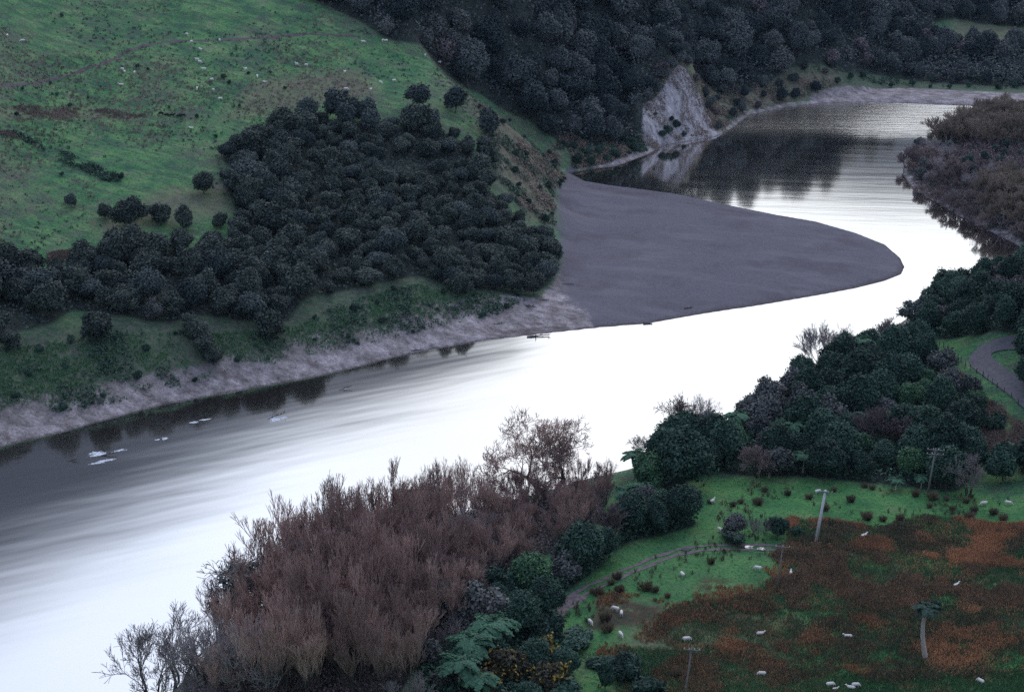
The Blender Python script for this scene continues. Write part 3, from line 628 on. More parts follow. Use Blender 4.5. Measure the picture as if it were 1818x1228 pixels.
# ---- forest on the far hill
pts = poisson(T2W, 6.9, seed=8); cl = Z['cliff'][0]
vis = []
for p in pts:
    px, py, dep = project(p[0], p[1], height(p[0], p[1])[0]+6); vis.append((py < -25 or px > 1850 or px < 480, p, px, py))
print('T2', len(pts), sum(not v[0] for v in vis))
nF = 0; extra = []
for out, p, px, py in sorted(vis, key=lambda v: (v[0], v[1][1])):
    nF += 1
    if nF > 296: extra.append(p); continue
    if 1118 < px < 1292 and py > 140: continue
    zone_l = ('above the green pasture', 'forest trees above the pasture') if px < 1000 else (('left of the grey cliff' if px < 1150 else 'directly above the grey cliff' if px < 1270 else 'right of the grey cliff', 'forest trees around the cliff') if px < 1350 else ('above the left part of the far bend' if px < 1500 else 'above the flat beyond the far bend' if px < 1650 else 'beside the far pale paddock', 'forest trees above the far bend'))
    zone_l = (zone_l[0]+(', high up' if py < 40 else ', low down' if py > 110 else ''), zone_l[1])
    g = rnd.random()
    place(forest, p[0], p[1], 'dark forest tree '+zone_l[0], 'tree', zone_l[1], rnd.uniform(.45, .6) if px > 1630 and 92 < py < 140 else rnd.choice((rnd.uniform(.55, .9), rnd.uniform(.9, 1.35))), pick=5 if g < .10 else 6 if g < .2 else rnd.randrange(5))
if extra:
    V = []; Fq = []; n0 = 0
    for p in extra:
        src = rnd.choice(forest[:5]).children; me_ = [c for c in src if c.name.startswith('crown')][0].data
        co = np.empty(len(me_.vertices)*3); me_.vertices.foreach_get('co', co); co = co.reshape(-1, 3); a = rnd.uniform(0, 6.28); s = rnd.uniform(.7, 1.1)
        nq = len(co)//4; co = co[:nq//2*4]
        R = np.array([[math.cos(a), -math.sin(a), 0], [math.sin(a), math.cos(a), 0], [0, 0, 1]]); co = co@R.T*s+np.array([p[0], p[1], height(p[0], p[1])[0]])
        V.append(co); Fq.append(np.arange(len(co)).reshape(-1, 4)+n0); n0 += len(co)
    tag(link('ridge_forest', npmesh('ridge_forest', np.concatenate(V), np.concatenate(Fq), M['forest'])), 'dark forest along the top of the far ridge', 'forest', kind='stuff')
# ---- undergrowth and scatter (uncountable)
def scatter(name, polys, n, mat, size, hmax, label, cat, seed, nfun=None, soft=1.0, up=.5, asp=1.5, hpow=1.0, stand=False, clump=0, dens=None, cl=None):
    r = np.random.default_rng(seed); out = []
    for poly in polys:
        lo, hi = poly.min(0), poly.max(0); Q = r.uniform(lo, hi, (n*3, 2)); Q = Q[inside(Q, poly)]
        if dens is not None: Q = Q[r.random(len(Q)) < dens(Q)]
        out.append(Q[:n])
    Q = np.concatenate(out)
    if clump:
        k = clump; Q = np.repeat(Q, k, 0)+r.normal(0, cl or size*.9, (len(Q)*k, 2))
    z = height(Q[:, 0], Q[:, 1]); ok = z > .05; Q, z = Q[ok], z[ok]
    if stand:
        n_ = len(Q); a = r.uniform(0, 6.28, n_); ln = r.uniform(.5, 1.2, n_)*hmax; w = size*r.uniform(.6, 1.3, n_)
        T = np.c_[np.cos(a), np.sin(a), np.zeros(n_)]*w[:, None]*.5; B = np.c_[Q, z-.05]; L = np.c_[r.normal(0, .25, (n_, 2)), np.ones(n_)]*ln[:, None]
        V = np.stack([B-T*.6, B+T*.6, B+T+L, B-T+L], 1).reshape(-1, 3); Fq = np.arange(4*n_).reshape(-1, 4)
    else:
        Pp = np.c_[Q, z+hmax*r.random(len(Q))**hpow]; V, Fq = leaves(Pp, np.tile([0, 0, up], (len(Q), 1)).astype(float), size, .5, asp, r)
    return tag(link(name, npmesh(name, V, Fq, mat)), label, cat, kind='stuff')
scatter('forest_undergrowth', [T2W], 110000, M['forest'], .7, 6.5, 'low dark undergrowth beneath the hillside forest', 'undergrowth', 1)
scatter('thicket_undergrowth', [T1W], 30000, M['manuka'], .45, 1.2, 'low dark scrub filling the hillside thicket', 'undergrowth', 2)
scatter('riverside_undergrowth', [T3W, T4W, T6W], 26000, M['broad'], .42, 2.4, 'dark green undergrowth beneath the riverside evergreens', 'undergrowth', 3)
scatter('willow_undergrowth', [T5W], 30000, M['twigdark'], .3, 2.6, 'dark brown brush beneath the bare willows', 'undergrowth', 4)
def ndens(s, lo, hi, o=4): return lambda Q: sstep(lo, hi, fbm(Q[:, 0], Q[:, 1], s, o))
RTOP = wpoly([(1400,920),(1500,928),(1560,938),(1640,915),(1700,920),(1760,930),(1860,925),(1860,1005),(1700,1000),(1560,985),(1480,975),(1400,965)])
RMID = wpoly([(1400,965),(1480,972),(1560,985),(1700,1000),(1860,1005),(1860,1090),(1700,1080),(1560,1085),(1400,1080),(1320,1060),(1400,1020),(1370,985)])
RLOW = wpoly([(1180,1085),(1320,1055),(1400,1075),(1560,1080),(1700,1075),(1860,1085),(1860,1180),(1740,1200),(1600,1190),(1500,1205),(1340,1190),(1220,1160),(1160,1130)])
RBOT = wpoly([(1100,1150),(1220,1155),(1340,1185),(1500,1200),(1600,1190),(1860,1180),(1860,1270),(1100,1270)])
scatter('rushes', [RTOP], 7000, M['rush'], .085, .8*.85, 'rust brown rushes along the top of the wet right hand paddock', 'rushes', 5, stand=True, clump=11, cl=.42, dens=ndens(5, .42, .62))
scatter('rushes', [RMID], 2600, M['rush'], .085, .7*.85, 'patches of rust brown rushes in the middle of the wet paddock', 'rushes', 51, stand=True, clump=11, cl=.42, dens=ndens(4, .45, .62))
scatter('rushes', [RLOW], 4600, M['rush'], .085, .7*.85, 'rust brown rushes in the lower part of the wet paddock', 'rushes', 52, stand=True, clump=11, cl=.42, dens=ndens(4.5, .46, .68))
scatter('rushes', [RBOT], 1100, M['rush'], .085, .55*.85, 'thin rusty rushes among grass at the bottom of the paddock', 'rushes', 53, stand=True, clump=11, cl=.42, dens=ndens(6, .48, .65))
scatter('dark_rushes', [RMID], 9000, M['rushdark'], .085, .7*.85, 'dark olive rushes in the middle of the wet paddock', 'rushes', 6, stand=True, clump=11, cl=.42, dens=ndens(4, .46, .68))
scatter('dark_rushes', [RTOP, RLOW, RBOT], 2600, M['rushdark'], .085, .65*.85, 'dark olive rushes mixed through the rust brown ones', 'rushes', 61, stand=True, clump=11, cl=.42, dens=ndens(6, .48, .6))
scatter('rushes', [RTOP, RMID, RLOW, RBOT], 900, M['rush'], .085, .5, 'thin rust brown rushes spread through the whole wet paddock', 'rushes', 54, stand=True, clump=9, cl=.5, dens=ndens(7, .3, .6))
scatter('paddock_grass', [RTOP, RMID, RLOW, RBOT, RBOT], 4600, M['pasturetuft'], .10, .4, 'green grass growing up between the rushes', 'grass', 55, stand=True, clump=9, cl=.5)
PD = [wpoly([(1240,860),(1450,855),(1700,880),(1860,880),(1860,930),(1560,940),(1400,950),(1350,990),(1200,1100),(1100,1240),(1010,1240),(960,1130),(1000,1080),(1110,1000),(1240,960)])]
scatter('paddock_rush_tufts', PD, 1600, M['rushdark'], .16, .7, 'thin scattered brown tufts on the green paddock', 'tufts', 7, stand=True, clump=6, dens=ndens(6, .42, .7))
scatter('paddock_rust_tufts', [wpoly([(1060,1050),(1200,1060),(1340,1010),(1400,1000),(1400,1240),(1060,1240)])], 4200, M['rush'], .10, .5, 'rusty rush tufts thinning out over the green paddock', 'tufts', 8, stand=True, clump=6, dens=ndens(6, .47, .6))
HILL = wpoly([(-60,-40),(560,-20),(680,80),(840,150),(930,240),(860,300),(800,200),(560,200),(410,260),(400,380),(200,400),(60,450),(-60,460)])
scatter('hill_tussocks', [HILL], 6500, M['tussock'], .30, .4, 'small dry tussocks speckling the left hillside pasture', 'tussocks', 9, stand=True, clump=5, dens=ndens(26, .42, .68))
scatter('hill_dark_tufts', [HILL], 1600, M['scrub'], .28, .45, 'small dark tufts dotting the left hillside pasture', 'tufts', 10, stand=True, clump=6, dens=ndens(18, .4, .7))
GUL = wpoly([(20,232),(60,248),(110,268),(165,292),(215,312),(218,322),(190,322),(140,300),(90,276),(40,250)])
scatter('gully_scrub', [GUL], 900, M['scrub'], .36, .7, 'dark green scrub filling the diagonal gully on the left hillside', 'scrub', 19, clump=9, dens=ndens(4, .3, .6))
scatter('dead_bracken', [wpoly([(-20,190),(60,188),(180,195),(262,205),(262,212),(160,206),(90,215),(-20,206)]), wpoly([(-20,232),(20,235),(30,245),(-20,240)]), wpoly([(60,455),(130,445),(140,460),(70,470)])], 520, M['tussock'], .3, .6, 'pinkish dead bracken in a band across the left hillside', 'bracken', 20, clump=8, stand=True, dens=ndens(5, .35, .6))
BANK = wpoly([(-60,615),(120,600),(300,590),(420,590),(520,580),(640,530),(740,505),(960,528),(880,560),(760,585),(640,615),(480,650),(400,670),(300,690),(200,715),(60,745),(-60,770)])
scatter('bank_scrub', [BANK], 4200, M['scrub'], .34, 1.0, 'patchy green scrub clinging to the muddy left bank', 'scrub', 11, clump=14, dens=ndens(9, .46, .6))
scatter('bank_grass', [BANK], 16000, M['pasturetuft'], .3, .5, 'rough grass on the upper part of the left bank', 'grass', 12, clump=3, stand=True, dens=lambda Q: sstep(1.5, 5, height(Q[:, 0], Q[:, 1]))*sstep(.35, .6, fbm(Q[:, 0], Q[:, 1], 6)))
SHELF = Z['dry'][1]; SH2 = Z['dry'][6]; CLS = Z['dry'][0]
scatter('shelf_scrub', [SHELF, SH2], 1500, M['scrub'], .36, 1.0, 'low green scrub on the slope above the gravel bar', 'scrub', 13, clump=12, dens=ndens(4.5, .46, .68))
scatter('shelf_bracken', [SHELF, SH2, Z['dry'][4], CLS], 3500, M['tussock'], .34, .9, 'dry tan bracken on the slopes above the gravel bar and far bank', 'bracken', 14, clump=5, dens=ndens(6, .4, .6))
FB = wpoly([(1400,178),(1500,150),(1600,150),(1740,158),(1850,160),(1850,120),(1700,140),(1600,138),(1500,125),(1460,115),(1280,160),(1270,235),(1330,200)])
scatter('far_bank_scrub', [FB], 2400, M['scrub'], .4, 1.0, 'green scrub along the far river bank', 'scrub', 15, clump=12, dens=ndens(9, .4, .6))
FR = wpoly([(1612,300),(1640,262),(1700,245),(1850,235),(1850,430),(1790,425),(1690,372),(1625,335)])
scatter('right_bank_brush', [FR], 9000, M['twigdark'], .34, 2.2, 'dark brown brush on the low far right bank', 'brush', 16, clump=4)
RD = wpoly([(1668,650),(1700,662),(1760,712),(1818,755),(1860,780),(1860,840),(1760,830),(1730,770),(1722,710)])
scatter('roadside_bracken', [RD], 2600, M['tussock'], .3, .7, 'reddish bracken on the verge below the road', 'bracken', 17, clump=5, stand=True, dens=ndens(5, .42, .56))
# ---- right bank evergreens
sg0 = len(singles)
single(broad, 1215, 868, 'round crowned dark tree at the left corner of the green paddock', 'tree', 1.25, 0)
single(bright, 1150, 872, 'light green broadleaf tree below the round dark tree', 'tree', 1.0, 0)
single(broad, 1205, 935, 'low spreading dark tree overhanging the paddock corner', 'tree', .7, 2)
single(broad, 1035, 1015, 'wide low evergreen beside the curving track', 'tree', .95, 1)
single(bright, 945, 1052, 'blue green rounded tree left of the wide low evergreen', 'tree', .95, 1)
single(shrubd, 895, 1060, 'small dark shrub tree tucked behind the blue green tree', 'tree', 1.5, 0)
single(willowr, 1085, 965, 'reddish bare round shrub between evergreens above the track', 'tree', 1.0, 0)
single(shrubg, 860, 1120, 'olive grey shrub mass below the bare willows', 'tree', 1.7)
single(shrubg, 780, 1110, 'second olive grey shrub to the left among the willows', 'tree', 1.5)
single(broad, 930, 1135, 'very dark bush at the bend of the track', 'tree', .8, 3)
single(shrubg, 1303, 948, 'pale grey green round shrub left of its darker twin by the track', 'shrub', .82)
single(shrubd, 1380, 952, 'dark round shrub beside the puddled track', 'shrub', .95, 1)
single(shrubd, 1412, 948, 'small green bush right of the dark round shrub', 'shrub', .5, 0)
single(shrubd, 1300, 962, 'low flat green bush in front of the pale round shrub', 'shrub', (1.3,.8,.45), 2)
single(willowg, 1343, 954, 'bare grey bush between the two round shrubs', 'shrub', .42, 0)
single(shrubd, 1660, 1082, 'dark bush hidden under the leaning fern tree crown', 'shrub', .5, 0)
for k, (px, py, s, l) in enumerate(((1085,1185,(2.1,.8,.55),'long low dark green hedge like bush in the bottom paddock'),(1020,1150,(1.6,1.2,.7),'sprawling dark brown green bush above the long low bush'),(1115,1205,(1.2,1,.9),'dark bush at the right end of the long low bush'),(1150,1232,(1.3,1,.8),'dark bush at the very bottom of the picture in the grass'),(1075,1222,(.6,.6,1.0),'narrow dark bush on the bright grass at the bottom'),(1780,850,(1.5,1.4,1.6),'big dark shrub by the paddock right edge'),(1765,762,(1,1,1),'round dark shrub on the rusty verge'),(1830,842,(1.6,1.6,1.8),'dark green tree cut by the right edge above the paddock'))):
    single(shrubd, px, py, l, 'shrub', s, k % 3)
for k, (px, py, s, l) in enumerate(((960,1185,1.3,'gorse bush with a bright yellow patch of flowers'),(900,1215,1.5,'gorse bush at the bottom left of the flowering one'),(975,1232,1.4,'gorse bush at the bottom edge of the picture'),(860,1240,1.2,'dull gorse bush beside the lower tree ferns'))):
    single(gorse, px, py, l, 'bush', s)
fr = [(868,1175,1.3,'large tree fern right above the yellow gorse'),(835,1205,1.3,'tree fern lower left of the large one'),(815,1238,1.2,'tree fern at the bottom edge among dark bushes'),(850,1245,1.1,'tree fern behind the lowest gorse bush'),(890,1165,1.1,'tree fern to the right of the large fern crown'),(1125,850,1.0,'tree fern outlined against the water near the round dark tree'),(1112,905,1.0,'tree fern below the light green broadleaf tree'),(1135,900,1.0,'second tree fern by the light green broadleaf tree'),(1655,845,.9,'tree fern in the dark wood edge beside the farther pole'),(1560,775,.9,'pale tree fern above the reddish bare shrubs'),(1590,770,.9,'right hand pale tree fern above the reddish bare shrubs'),(1530,772,.8,'left hand pale tree fern above the reddish bare shrubs'),(1590,870,.6,'small fern at the foot of the dark wood'),(1635,866,.55,'small fern just left of the farther pole foot'),(1480,790,.8,'tree fern in the middle of the riverside wood'),(1300,810,.8,'tree fern in the left part of the riverside wood')]
for px, py, s, l in fr: single(ferns, px, py, l, 'tree fern', s)
single(willowr, 1560, 790, 'reddish bare thicket shrub in the riverside wood', 'tree', .95, 1)
single(willowr, 1430, 770, 'brown bare shrub in the middle of the riverside wood', 'tree', .9, 0)
single(willowr, 1345, 845, 'brown bare shrub at the front of the riverside wood', 'tree', .85, 1)
single(willowr, 1605, 795, 'second reddish bare shrub right of the first in the wood', 'tree', .9, 0)
single(willowg, 1718, 878, 'pale grey bare tree at the back edge of the paddock', 'tree', .8, 1)
single(willowg, 1240, 745, 'grey bare tree at the river edge of the wood', 'tree', .8, 0)
def mass(polyw, dist, seed, fn, clear=3.0):
    sg = np.array(singles)
    for p in sorted(poisson(polyw, dist, seed=seed), key=lambda q: q[1]):
        if np.min(np.hypot(sg[:, 0]-p[0], sg[:, 1]-p[1])) < clear: continue
        px, py, _ = project(p[0], p[1], height(p[0], p[1])[0]); fn(p, px, py)
def f3(p, px, py):
    g = rnd.random()
    if px < 1420 and py < 790 and g < .55: place(shrubg, p[0], p[1], 'grey brown tree along the river side of the right hand wood', 'tree', 'grey trees on the river side of the wood', rnd.uniform(1.0, 1.6))
    elif g < .72: place(broad, p[0], p[1], 'dark evergreen tree '+('in the left part' if px < 1400 else 'in the middle' if px < 1560 else 'in the right part')+' of the riverside wood'+(', paddock edge' if py > 815 else ', river side' if py < 715 else ''), 'tree', 'dark evergreens of the riverside wood', rnd.uniform(.55, 1.0))
    elif g < .84: place(shrubg, p[0], p[1], 'greyish evergreen tree in the riverside wood above the paddock', 'tree', 'greyish evergreens of the riverside wood', rnd.uniform(1.0, 1.5))
    elif g < .93: place(bright, p[0], p[1], 'brighter green tree in the riverside wood above the paddock', 'tree', 'brighter trees of the riverside wood', rnd.uniform(.5, .85))
    else: place(ferns, p[0], p[1], 'tree fern half hidden in the riverside wood', 'tree fern', 'tree ferns hidden in the wood', rnd.uniform(.9, 1.2))
mass(T3W, 4.6, 21, f3)
def f4(p, px, py):
    if rnd.random() < .75: place(broad, p[0], p[1], 'dark evergreen on the spur '+('beside the road' if py > 570 else 'at its river side' if px < 1690 else 'above the road bend at the right edge' if px > 1760 else 'in its middle'), 'tree', 'dark evergreens on the road spur', rnd.uniform(.55, .95))
    else: place(forest, p[0], p[1], 'greyish tree on the spur beside the road', 'tree', 'greyish trees on the road spur', rnd.uniform(.6, .9), pick=5)
spire = [make_tree('conical_tree', M['broad'], 4.5, 11, 111, trunkh=.1, nlobe=22, nleaf=4500, leaf=.36, lobe=.42, pointy=.95)]
single(spire, 1742, 520, 'narrow pointed tree on the skyline of the road spur', 'tree', 1.0)
single(spire, 1700, 560, 'pointed tree with ragged top near the river on the spur', 'tree', .9)
single(pine, 1622, 590, 'thin lacy tree leaning over the white water beside the spur', 'tree', .85)
single(willowr, 1572, 622, 'reddish bare tree at the tip of the spur beside the river', 'tree', 1.05, 0)
single(spire, 1650, 650, 'dark feathery conical tree above the green lawn by the road', 'tree', .75)
mass(T4W, 4.8, 22, f4)
for px, py, s in ((1812,690,.8),(1815,650,1.0),(1822,615,1.1)): single(broad, px+16, py, {690:'lowest',650:'middle',615:'highest'}[py]+' dark tree inside the road bend at the right edge', 'tree', s)
# ---- near willows
bigw = bare_tree('gnarled_tree', M['twig'], M['bark'], 603, 17.5, stems=2, spread=.95, up=.16, depth=7, kids=(2,3,2,3,3,4), wig=.40, r0=.50, shrink=.74, base_spread=.5, first=.22, gnarl=1.2, tw=.03)
p = P(978, 885); singles.append(tuple(p)); place([bigw], p[0], p[1], 'large round crowned bare tree with twisted branches standing above the willows', 'tree', sc=(1.12,1.1,1.08), rz=0, tilt=0)
fan = bare_tree('fan_shaped_tree', M['twiggrey'], M['twiggrey'], 412, 9.5, stems=9, spread=.42, up=.16, depth=5, kids=(3,3,3,3), wig=.2, r0=.14, shrink=.7, base_spread=1.25, first=.42, tw=.035)
p = P(1462, 652); singles.append(tuple(p)); place([fan], p[0], p[1], 'bare fan shaped tree outlined against the bright river', 'tree', sc=1.3, rz=1.)
snag = bare_tree('vine_hung_tree', M['twigdark'], M['bark'], 420, 11, stems=2, spread=.5, up=.12, depth=6, kids=(2,2,3,3,2), wig=.4, r0=.22, shrink=.66, base_spread=.35, first=.4, gnarl=1.4, droop=.2, tw=.03)
p = P(1190, 800); singles.append(tuple(p)); place([snag], p[0], p[1], 'dark bare tree hung with vines leaning over the river', 'tree', sc=1.05, rz=2.2)
single([snag], 1140, 825, 'smaller drooping bare tree left of the vine hung one', 'tree', .6, rz=.5)
ivy = bare_tree('ivy_clad_willow', M['twigdark'], M['bark'], 431, 9, stems=3, spread=.6, up=.1, depth=5, kids=(3,3,4,4), wig=.3, r0=.2, shrink=.68, base_spread=.5, first=.35, droop=.5, tw=.03)
link('creeper', crown_mesh('creeper', M['greygreen'], 5.5, 7, 1.5, nlobe=9, nleaf=1500, leaf=.3, seed=9, lobe=.28), ivy)
p = P(436, 1128); singles.append(tuple(p)); place([ivy], p[0], p[1], 'willow draped in green creeper at the river edge of the thicket', 'tree', sc=1.6, rz=1.)
gw = [((268,1250),1.25,'spreading bare grey willow at the lower left end of the thicket'),((318,1212),1.3,'bare grey willow next to the lower left one'),((378,1235),1.15,'bare grey willow in front of the lower left pair')]
for (px, py), s, l in gw: single(willowg, px, py, l, 'tree', s)
def f5(p, px, py):
    g = rnd.random()
    # the willow wall is tallest in the middle of the stand
    s = float(np.interp(px, [250,360,420,480,600,740,850,1000], [.55,.66,1.0,1.36,1.22,1.22,.78,.55]))*rnd.uniform(.86, 1.08)
    if px < 480 and g < .35: place(willowg, p[0], p[1], 'grey bare willow in the lower left of the riverside thicket', 'tree', 'grey willows of the lower left', s*1.1)
    elif g < .88: place(willow, p[0], p[1], 'upright brown willow '+('near the lower left end' if px < 480 else 'in the tall middle' if px < 700 else 'in the right part' if px < 880 else 'beneath the big twisted tree')+' of the willow stand'+(', water side' if py < float(np.interp(px, [385,475,570,670,770,870,970], [1185,1112,1050,1000,962,934,906])) else ', paddock side' if py > float(np.interp(px, [500,700,900,1000], [1240,1110,990,950])) else ''), 'tree', 'reddish brown willows along the near bank', s)
    else: place(willowg, p[0], p[1], 'grey bare willow standing among the reddish brown ones', 'tree', 'grey willows among the brown ones', s)
mass(T5W, 4.3, 23, f5, 2.2)
def f6(p, px, py):
    g = rnd.random()
    if px < 840 and g < .5: place(willowg, p[0], p[1], 'low grey bare tree behind the tree ferns at the bottom', 'tree', 'grey bare trees at the bottom', rnd.uniform(.5, .7))
    elif g < .6: place(broad, p[0], p[1], 'dark evergreen between the willows and the paddock', 'tree', 'dark evergreens beside the paddock', rnd.uniform(.45, .7))
    elif g < .8: place(shrubg, p[0], p[1], 'greyish shrub between the willows and the paddock', 'shrub', 'greyish shrubs beside the paddock', rnd.uniform(.8, 1.2))
    else: place(shrubd, p[0], p[1], 'low dark green shrub between the willows and the paddock', 'shrub', 'low dark shrubs beside the paddock', rnd.uniform(.8, 1.3))
mass(T6W, 4.6, 24, f6, 2.6)
# ---- far right bank
def f7(p, px, py):
    g = rnd.random(); 
    if py < 262: place(willowt, p[0], p[1], 'tan bare willow at the back of the far right bank', 'tree', 'tan willows at the back of the right bank', rnd.uniform(.85, 1.15))
    elif px > 1745 and py > 330 and g < .7: place(willowt, p[0], p[1], 'tan bare willow at the front of the far right bank', 'tree', 'tan willows at the front of the right bank', rnd.uniform(.8, 1.1))
    elif px > 1690 and 262 < py < 300: 
        if g < .5: place(shrubd, p[0], p[1], 'low dark shrub in the clearing of the far right bank', 'shrub', 'low shrubs on the far right bank', rnd.uniform(.5, .9))
    elif g < .14: place(shrubg, p[0], p[1], 'greyish evergreen shrub among the russet willows of the far right bank', 'shrub', 'greyish shrubs on the far right bank', rnd.uniform(.6, 1.1))
    elif g < .34: place(willowg, p[0], p[1], 'grey bare willow on the far right bank', 'tree', 'grey willows of the far right bank', rnd.uniform(.45, .75))
    else: place(willowr, p[0], p[1], 'russet bare willow on the far right bank', 'tree', 'russet willows of the far right bank', rnd.uniform(.45, .85))
mass(T7W, 5.0, 25, f7)
for px, py, s in ((1207,112,.5),(1192,122,.42),(1222,118,.45),(1178,142,.5),(1236,146,.45),(1166,165,.5),(1150,178,.5),(1252,176,.4),(1262,200,.35),(1200,100,.6),(1216,102,.55)):
    x, y = P(px, py); place(forest, x, y, 'small tree clinging to the rim of the grey cliff', 'tree', 'small trees on the cliff rim', s)
for px, py, s in ((1186,236,.8),(1200,228,.7),(1176,244,.7),(1192,215,.5),(1163,205,.35),(1215,243,.5)):
    x, y = P(px, py); place(shrubd, x, y, 'dark shrub growing on the foot of the grey cliff', 'shrub', 'shrubs on the cliff foot', s)
# ---- scattered small shrubs on slope above bar, bank and hill
r_ = random.Random(5)
def scatter_shrubs(poly, n, protos, label, group, lo, hi, seed, cat='shrub'):
    for p in poisson(poly, math.sqrt((poly.max(0)-poly.min(0)).prod()/n)*.7, nmax=n, seed=seed): place(protos, p[0], p[1], label, cat, group, rnd.uniform(lo, hi))
scatter_shrubs(BANK, 120, shrubd, 'small dark green shrub on the muddy left bank', 'small shrubs on the left bank', .22, .5, 31)
scatter_shrubs(SHELF, 34, shrubd, 'small shrub on the tan slope above the gravel bar', 'small shrubs above the gravel bar', .3, .6, 32)
scatter_shrubs(SH2, 26, shrubd, 'shrub on the low slope between the gravel bar and the cliff', 'shrubs between bar and cliff', .4, .9, 33)
scatter_shrubs(Z['dry'][4], 60, forest, 'small tree on the tan bank right of the grey cliff', 'small trees right of the cliff', .25, .5, 34, 'tree')
scatter_shrubs(wpoly([(1480,150),(1600,155),(1740,160),(1850,160),(1850,145),(1700,145),(1500,128)]), 22, shrubd, 'low shrub on the green flat beyond the far bend', 'low shrubs beyond the far bend', .3, .7, 35)
hs = [(40,160,.25),(110,30,.25),(90,150,.2),(157,175,.18),(244,120,.3),(263,125,.2),(397,140,.35),(407,150,.3),(350,210,.25),(441,132,.25),(480,130,.2),(383,245,.25),(124,190,.3),(101,170,.2),(30,205,.3),(200,312,.3),(216,318,.35),(178,303,.25),(110,312,.25),(300,192,.2),(425,190,.22),(506,158,.25),(618,280,.2),(905,215,.25)]
for px, py, s in hs:
    x, y = P(px, py); place(shrubd, x, y, 'tiny dark bush dotted on the left hillside pasture', 'bush', 'tiny bushes on the hillside pasture', s*1.1)
# individual rush clumps standing on the green grass
rcl = []
for k in range(3):
    q = np.random.default_rng(60+k); n_ = 260; a = q.uniform(0, 6.28, n_); rr = np.sqrt(q.random(n_))*.5; B = np.c_[np.cos(a)*rr, np.sin(a)*rr, np.zeros(n_)-.05]; L = np.c_[np.cos(a)*rr*.9+q.normal(0, .15, n_), np.sin(a)*rr*.9+q.normal(0, .15, n_), q.uniform(.6, 1.3, n_)]
    T = np.c_[-np.sin(a+1), np.cos(a+1), np.zeros(n_)]*.05; V = np.stack([B-T, B+T, B+T*.5+L, B-T*.5+L], 1).reshape(-1, 3)
    rcl.append(link('rush_clump', npmesh('rush_clump', V, np.arange(4*n_).reshape(-1, 4), M['rushdark'])))
rc = [(1358,872),(1398,878),(1567,924),(1539,922),(1655,886),(1715,892),(1763,912),(1728,908),(1597,922),(1345,895),(1436,885),(1480,872),(1534,865),(1548,868),(1625,880),(1680,888),(1720,920),(1780,922),(1772,946),(1802,942),(1185,1060),(1290,950),(1147,1047),(1095,1027),(1075,1102),(1162,1050),(1085,1037),(1078,1120),(1100,1050),(1060,1055),(1200,1200),(1262,1000),(1233,905),(1260,893),(1300,898),(1315,893),(1650,900),(1690,905),(1510,890),(1465,905)]
for px, py in rc:
    x, y = P(px, py); o = place(rcl, x, y, 'single dark clump of rushes standing on the green paddock', 'rush clump', 'single rush clumps on the green paddock', rnd.uniform(.6, 1.25))
# ================================================================== animals
def remeshed(name, parts, vox, mat):
    bm = bmesh.new()
    for kind, loc, sc, rot in parts:
        Mx = Matrix.Translation(loc) @ Euler(rot).to_matrix().to_4x4() @ Matrix.Diagonal((*sc, 1))
        if kind == 's': bmesh.ops.create_icosphere(bm, subdivisions=2, radius=1, matrix=Mx)
        else: bmesh.ops.create_cone(bm, cap_ends=True, segments=8, radius1=.75, radius2=1, depth=2, matrix=Mx)
    m0 = bpy.data.meshes.new(name); bm.to_mesh(m0); bm.free(); o = bpy.data.objects.new('temp', m0); COL.objects.link(o)
    md = o.modifiers.new('r', 'REMESH'); md.mode = 'VOXEL'; md.voxel_size = vox; md.use_smooth_shade = True
    bpy.context.view_layer.update(); dg = bpy.context.evaluated_depsgraph_get(); me_ = bpy.data.meshes.new_from_object(o.evaluated_get(dg)); me_.name = name
    bpy.data.objects.remove(o); me_.materials.clear(); me_.materials.append(mat); return me_
def beast(name, mat, graze, lying=False, k=1.0, neck=1.0):
    leg = [] if lying else [('c', (x, y, .19), (.055, .055, .21), (0, 0, 0)) for x in (-.36, .34) for y in (-.13, .13)]
    b = .27 if lying else .55
    parts = [('s', (-.05, 0, b), (.50, .24, .25), (0, 0, 0)), ('s', (-.33, 0, b+.01), (.26, .245, .25), (0, 0, 0)), ('s', (.28, 0, b), (.24, .22, .25), (0, 0, 0)), ('s', (-.58, 0, b+.06), (.06, .04, .12), (0, .3, 0))]+leg
    if graze: parts += [('s', (.52, 0, b-.08), (.19, .11, .13), (0, .9, 0)), ('s', (.68, 0, b-.30), (.15, .075, .09), (0, 1.1, 0)), ('s', (.60, .10, b-.20), (.03, .08, .04), (0, 0, 0)), ('s', (.60, -.10, b-.20), (.03, .08, .04), (0, 0, 0))]
    else: parts += [('s', (.50, 0, b+.16), (.19, .11, .13), (0, -.8, 0)), ('s', (.68, 0, b+.28), (.16, .075, .09), (0, .35, 0)), ('s', (.58, .11, b+.32), (.03, .08, .035), (0, 0, 0)), ('s', (.58, -.11, b+.32), (.03, .08, .035), (0, 0, 0))]
    me_ = remeshed(name, parts, .032*k, mat); return link(name, me_)
sheepp = [beast('sheep', M['wool'], True), beast('sheep', M['wool'], False), beast('sheep', M['wool'], False, True)]
cows = [beast('cow', M['blackhide'], True, k=1.3), beast('cow', M['blackhide'], False, k=1.3)]
